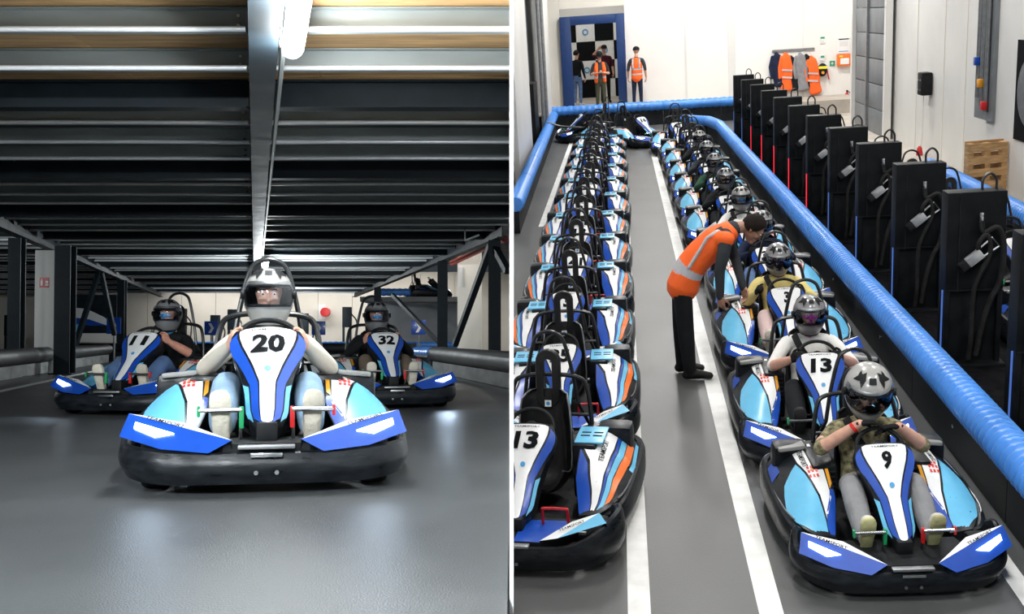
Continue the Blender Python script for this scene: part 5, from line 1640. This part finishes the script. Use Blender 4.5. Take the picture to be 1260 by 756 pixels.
# ---- the bending steward beside the yellow driver's kart
yB = 9.72
def bp(x, y, z): return (x, yB + y, z)
b = Body()
tor = [bp(.50, 0, .92), bp(.56, 0, 1.05), bp(.70, 0, 1.20), bp(.84, 0, 1.31), bp(.94, 0, 1.37)]
b.limb(tor, [(.16, .12), (.15, .115), (.17, .12), (.185, .105), (.10, .075)], SHIRT, side=(0, 1, 0), n=3, seg=18)
b.limb([bp(.87, -.17, 1.32), bp(.88, 0, 1.36), bp(.87, .17, 1.32)], [.062, .066, .062], SHIRT, side=(1, 0, 0))
b.limb([bp(.47, 0, .86), bp(.53, 0, .99)], [(.165, .125), (.155, .115)], TROUSER, side=(0, 1, 0), seg=16)
b.limb([bp(.95, 0, 1.375), bp(1.05, -.005, 1.385)], [.058, .054], SKIN, side=(0, 1, 0))
HmB = Matrix.Translation(bp(1.12, -.01, 1.36)) @ R4('Z', 78) @ R4('X', 46)
b.head(HmB)
for s, ax, kx in ((-1, .56, .50), (1, .50, .47)):
    b.limb([bp(.48, s * .085, .88), bp(kx, s * .10, .48), bp(ax - .03, s * .11, .10)], [.088, .078, .058], TROUSER, side=(0, 1, 0), n=3)
    b.limb([bp(ax - .06, s * .11, .05), bp(ax + .04, s * .115, .055), bp(ax + .15, s * .12, .038)], [(.045, .045), (.047, .045), (.042, .032)], SHOE, side=(0, 1, 0))
# near arm hangs with a half-open hand, far arm reaches down to the kart
for s, el, wr, d, n in ((-1, bp(.80, -.27, 1.06), bp(.80, -.26, .82), (.15, 0, -1), (.6, .6, 0)), (1, bp(.98, .22, 1.06), bp(1.04, .12, .80), (.25, -.25, -1), (-.6, -.5, 0))):
    sh = bp(.87, s * .17, 1.32)
    b.limb([sh, ((sh[0] + el[0]) / 2, (sh[1] + el[1]) / 2 + s * .02, (sh[2] + el[2]) / 2), el], [.064, .058, .050], SHIRT, side=(1, 0, 0), n=2)
    b.limb([el, wr], [.048, .036], FOREARM, side=(1, 0, 0))
    b.hand(wr, d, n, thumb=-s, curl=(25, 35, 30))
meB = b.build('person_bending', [SKINS[2], CL['charcoal'], CL['black'], CL['shoe_b'], SKINS[2], CL['charcoal'], CL['sole_b'], SKINS[2], LIPM], voxel=.009)
pB = tag(obj('person', meB, None, WORLD), 'steward in an orange vest bending over the queue of karts', 'person')
obj('hair', HAIR, pB, HmB); eyes(pB, HmB)
vt = [bp(.49, 0, .86), bp(.53, 0, .97), bp(.565, 0, 1.04), bp(.64, 0, 1.13), bp(.69, 0, 1.175), bp(.80, 0, 1.275), bp(.90, 0, 1.34)]
vm = vest_from(vt, [(.190, .150), (.178, .138), (.176, .137), (.178, .136), (.182, .137), (.195, .128), (.15, .10)], (0, 1, 0), [0, 1, 0, 0, 0, 0], arms=[([bp(.82, s * .13, 1.30), bp(.87, s * .19, 1.315)], [.078, .074]) for s in (1, -1)],
               straps=[[bp(.54, -.17, 1.07), bp(.62, -.178, 1.20), bp(.70, -.16, 1.33), bp(.80, -.12, 1.385)], [bp(.56, .10, 1.16), bp(.67, .11, 1.31), bp(.80, .10, 1.41)]])
obj('hi_vis_vest', vm, pB)
m = MB()
for s in (1, -1):
    m.tube([HmB @ Vector((s * .031 + .020 * math.cos(t), -.106, .012 + .017 * math.sin(t))) for t in np.linspace(0, 2 * math.pi, 13)[:-1]], .0025, 5, closed=True)
    m.tube([HmB @ Vector((s * .052, -.104, .014)), HmB @ Vector((s * .080, .0, .018))], .0025, 5)
m.tube([HmB @ Vector((-.011, -.108, .014)), HmB @ Vector((.011, -.108, .014))], .0025, 5)
obj('glasses', m.mesh('glasses', M['black_matt']), pB)

# ---- things on the walls
def wall_box(name, c, s, mat, label, cat, ch=.01, extra=None):
    m = MB(); m.box(c, s, ch=ch)
    return thing(name, m, mat, WORLD, label, cat)
YF = YW - .13
for i, (px, py, col, kindj) in enumerate(((955, 66, 'navy', 0), (966, 66, 'hivis', 1), (973, 70, 'black', 0), (984, 66, 'grey', 0), (992, 68, 'black', 0), (998, 70, 'hivis', 1))):
    c = AT(px, py, YF - .10 - .03 * (i % 2)); h = .95 + .12 * (i % 2); wj = .34
    b = Body(); sk = (.08, 0, .1)[i % 3]
    b.limb([(0, 0, 0), (.02, 0, -.12), (.03, 0, -.45), (.05 + sk, 0, -h)], [(.05, .05), (.14, .07), (.15, .085), (.19, .08)], [0, 0, 0], n=3)
    for s in (1, -1): b.limb([(s * .11, 0, -.10), (s * .18, -.02, -.40), (s * .17 + sk * .5, -.03, -.72)], [.055, .055, .05], 0)
    if kindj: b.limb([(-.16, -.0, -.62), (.22, 0, -.66)], [(.07, .09)] * 2, 1, side=(0, 1, 0)) if False else None
    me = b.build('hanging_jacket', [CL[col], CL['reflect']], voxel=.016, smooth=3)
    o = obj('hanging_jacket', me, None, Matrix.Translation(c))
    if kindj:
        for zz in (-.5, -.72):
            m = MB(); m.box((.05, -.088, zz), (.30, .02, .05), rot=(0, .1, 0)); obj('reflective_band', m.mesh('reflective_band', CL['reflect'], False), o)
    tag(o, ('navy jacket hanging leftmost on the end wall hooks', 'orange hi-vis jacket hanging beside the navy one', 'black jacket hanging between the orange and the grey ones', 'grey jacket hanging in the middle of the hooks', 'black jacket hanging right of the grey one', 'orange hi-vis jacket hanging rightmost on the hooks')[i], 'jacket', 'jackets hung on the end wall')
a0, a1 = AT(950, 64, YF), AT(1002, 64, YF)
m = MB(); m.box(((a0.x + a1.x) / 2, YF - .02, a0.z + .02), (a1.x - a0.x, .03, .07)); hr = thing('hook_rail', m, M['steel'], WORLD, 'coat rail behind the hanging jackets', 'coat rail', smooth=False)
def wsign(px, py, w_, h_, mat, label, cat='sign', marks=None):
    c = AT(px, py, YF - .012)
    e = empty('wall_sign', Matrix.Translation(c))
    m = MB(); m.box((0, 0, 0), (w_, .02, h_)); obj('plate', m.mesh('sign_plate', mat, False), e)
    for (x, z, ww, hh, mm) in marks or ():
        m = MB(); m.box((x, -.014, z), (ww, .008, hh)); obj('sign_mark', m.mesh('sign_mark', mm, False), e)
    return tag(e, label, cat)
wsign(1012, 49, .16, .22, M['white'], 'small white sign with a green edge above the safety mask', marks=((0, .06, .12, .05, M['sgreen']), (0, -.04, .10, .07, M['panelw'])))
wsign(1012, 71, .14, .18, M['white'], 'small white and green sign touching the safety mask', marks=((0, .03, .11, .06, M['sgreen']),))
wsign(1024, 78, .15, .15, M['sgreen'], 'small green first aid sign beside the orange box', marks=((0, 0, .08, .025, M['white']), (0, 0, .025, .08, M['white'])))
wsign(1038, 56, .36, .48, M['white'], 'white notice sheet above the orange wall box', marks=((0, .19, .30, .03, M['ink']), (0, .05, .24, .14, M['panelw']), (0, -.17, .28, .02, M['inkblue'])))
e = empty('first_aid_box', Matrix.Translation(AT(1038, 74, YF - .08)))
m = MB(); m.box((0, 0, 0), (.40, .14, .36), ch=.02); obj('case', m.mesh('aid_case', M['orange']), e)
m = MB(); m.box((.02, -.074, -.03), (.26, .01, .18)); obj('window', m.mesh('aid_window', M['white'], False), e)
m = MB(); m.box((-.09, -.074, .12), (.10, .01, .05)); obj('warning_mark', m.mesh('aid_mark', M['yellow'], False), e)
tag(e, 'orange first aid box on the end wall', 'box')
e = empty('breathing_mask', Matrix.Translation(AT(1012, 86, YF - .09)))
m = MB(); m.sphere((0, 0, 0), .15, 14, 10, (1, .55, 1.35)); obj('body', m.mesh('mask_body', M['black_matt']), e)
m = MB(); m.box((0, -.06, .07), (.26, .06, .08), ch=.02); obj('yellow_band', m.mesh('mask_band', M['yellow']), e)
m = MB(); m.cyl((0, -.07, -.08), (0, -.11, -.08), .045, 12); obj('valve', m.mesh('mask_valve', M['amber']), e)
m = MB(); m.bar((.14, 0, -.02), (.20, 0, -.30), .05, .03); obj('red_strap', m.mesh('mask_strap', M['red'], False), e)
tag(e, 'black and yellow rescue mask hanging beside the jackets', 'mask')
e = empty('fire_extinguisher', Matrix.Translation(AT(1042, 134, YF - .14)))
m = MB(); m.lathe([(.03, 0), (.075, .01), (.08, .04), (.08, .40), (.06, .46), (.025, .49), (.025, .53)], 16); obj('bottle', m.mesh('extinguisher_bottle', M['red']), e)
m = MB(); m.box((0, -.02, .55), (.05, .12, .04), ch=.01); obj('valve', m.mesh('extinguisher_valve', M['black_matt']), e)
m = MB(); m.tube(smooth_path([(0, -.06, .54), (.10, -.08, .46), (.105, -.06, .25), (.09, -.05, .12)], 4), .014, 6); obj('hose', m.mesh('extinguisher_hose', M['black_matt']), e)
m = MB(); m.box((0, -.078, .27), (.09, .01, .14)); obj('label_plate', m.mesh('extinguisher_label', M['white'], False), e)
tag(e, 'red fire extinguisher on the end wall behind the chargers', 'extinguisher')

# ---- right wall: roller door, black box with cable, pipe chase, pallet, tyre print
e = empty('roller_door', T(XR - .10, 28.4, 0))
for k in range(13):
    m = MB(); m.box((0, 0, .30 + .6 * k), (.10, 3.5, .585), ch=.02); obj('door_slat', m.mesh('roller_slat', M['rollsteel']), e)
for s in (-1.85, 1.85, .25):
    m = MB(); m.box((-.06, s, 4), (.16, .16, 8) if s != .25 else (.10, .10, 8)); obj('guide_rail', m.mesh('door_guide', M['steel'] if s == .25 else M['panelw'], False), e)
e.name = 'door_2'; e['kind'] = 'structure'; tag(e, 'grey steel roller door with a centre rail in the right wall')
def on_right(px, py, off=0.0):
    """point on the right wall plane"""
    d = RW @ np.array([px - 630.0, py - 378.0, FPX]); t = (XR - off) / d[0]
    return Vector((XR - off, d[1] * t, CAM_H + d[2] * t))
c = on_right(1138, 103, .12)
e = empty('wall_speaker', Matrix.Translation(c))
m = MB(); m.box((0, 0, 0), (.22, .34, .46), ch=.03); obj('case', m.mesh('wall_case', M['black_matt']), e)
for k in range(4):
    m = MB(); m.cyl((-.11, -.08 + .16 * (k % 2), .08 - .2 * (k // 2)), (-.12, -.08 + .16 * (k % 2), .08 - .2 * (k // 2)), .02, 8); obj('knob', m.mesh('case_knob', M['steel']), e)
m = MB(); m.tube(smooth_path([(-.02, 0, -.22), (-.02, -.02, -.8), (-.02, .05, -1.30)], 4), .012, 6); cb = obj('cable', m.mesh('case_cable', M['panelw']), e)
m = MB(); m.lathe([(.02, .0), (.06, .06), (.07, .18), (.05, .30), (.02, .34)], 10, Matrix.Translation((-.05, .06, -1.62))); obj('red_plug', m.mesh('red_plug', M['red']), cb)
tag(e, 'black box on the right wall with a cable and red plug below', 'wall box')
c0, c1 = on_right(1231, 0, .30), on_right(1222, 150, .30)
e = empty('pipe_chase', T(XR - .30, c1.y + .45, c1.z))
m = MB(); m.box((0, 0, 2.2), (.06, .9, 4.4)); obj('channel', m.mesh('chase_channel', M['rollsteel'], False), e)
for k in range(3):
    m = MB(); m.cyl((-.07, -.25 + .22 * k, .15 + .1 * k), (-.07, -.25 + .22 * k, 4.4), .04, 10); obj('pipe', m.mesh('chase_pipe', M['steel']), e)
for k, mm in enumerate(('red', 'amber', 'blue')):
    m = MB(); m.box((-.10, -.25 + .22 * k, .25 + .35 * k), (.09, .12, .14), ch=.02); obj('valve', m.mesh('chase_valve', M[mm]), e)
tag(e, 'row of vertical pipes with valves in a channel above the pallet', 'pipes')
g0 = G(1222, 227)
e = empty('pallet', T(XR - .62, 17.9, 0, math.radians(12)))
for k in range(5):
    m = MB(); m.box((0, -.06, .08 + .20 * k), (.64, .022, .12)); obj('board', m.mesh('pallet_board', M['wood'], False), e)
    m = MB(); m.box((0, .085, .12 + .19 * k), (.64, .022, .18)); obj('back_board', m.mesh('pallet_board', M['wood'], False), e)
for s in (-.28, 0, .28):
    m = MB(); m.box((s, .012, .47), (.09, .12, .94)); obj('bearer', m.mesh('pallet_bearer', M['wood'], False), e)
tag(e, 'wooden pallet stood on edge against the right wall', 'pallet')
pw = on_right(1257, 120, .28)
e = empty('wall_print', Matrix.Translation((XR - .28, pw.y - .4, pw.z)))
m = MB(); m.box((0, 0, .1), (.02, 1.3, 1.5)); obj('sheet', m.mesh('print_sheet', M['ink'], False), e)
m = MB(); m.lathe([(.38, 0), (.52, 0), (.52, .01), (.38, .01)], 24, Matrix.Translation((-.02, 0, .1)) @ R4('Y', -90)); obj('ring', m.mesh('print_ring', M['steel']), e)
tag(e, 'dark wall print with a grey ring at the right edge', 'wall print')
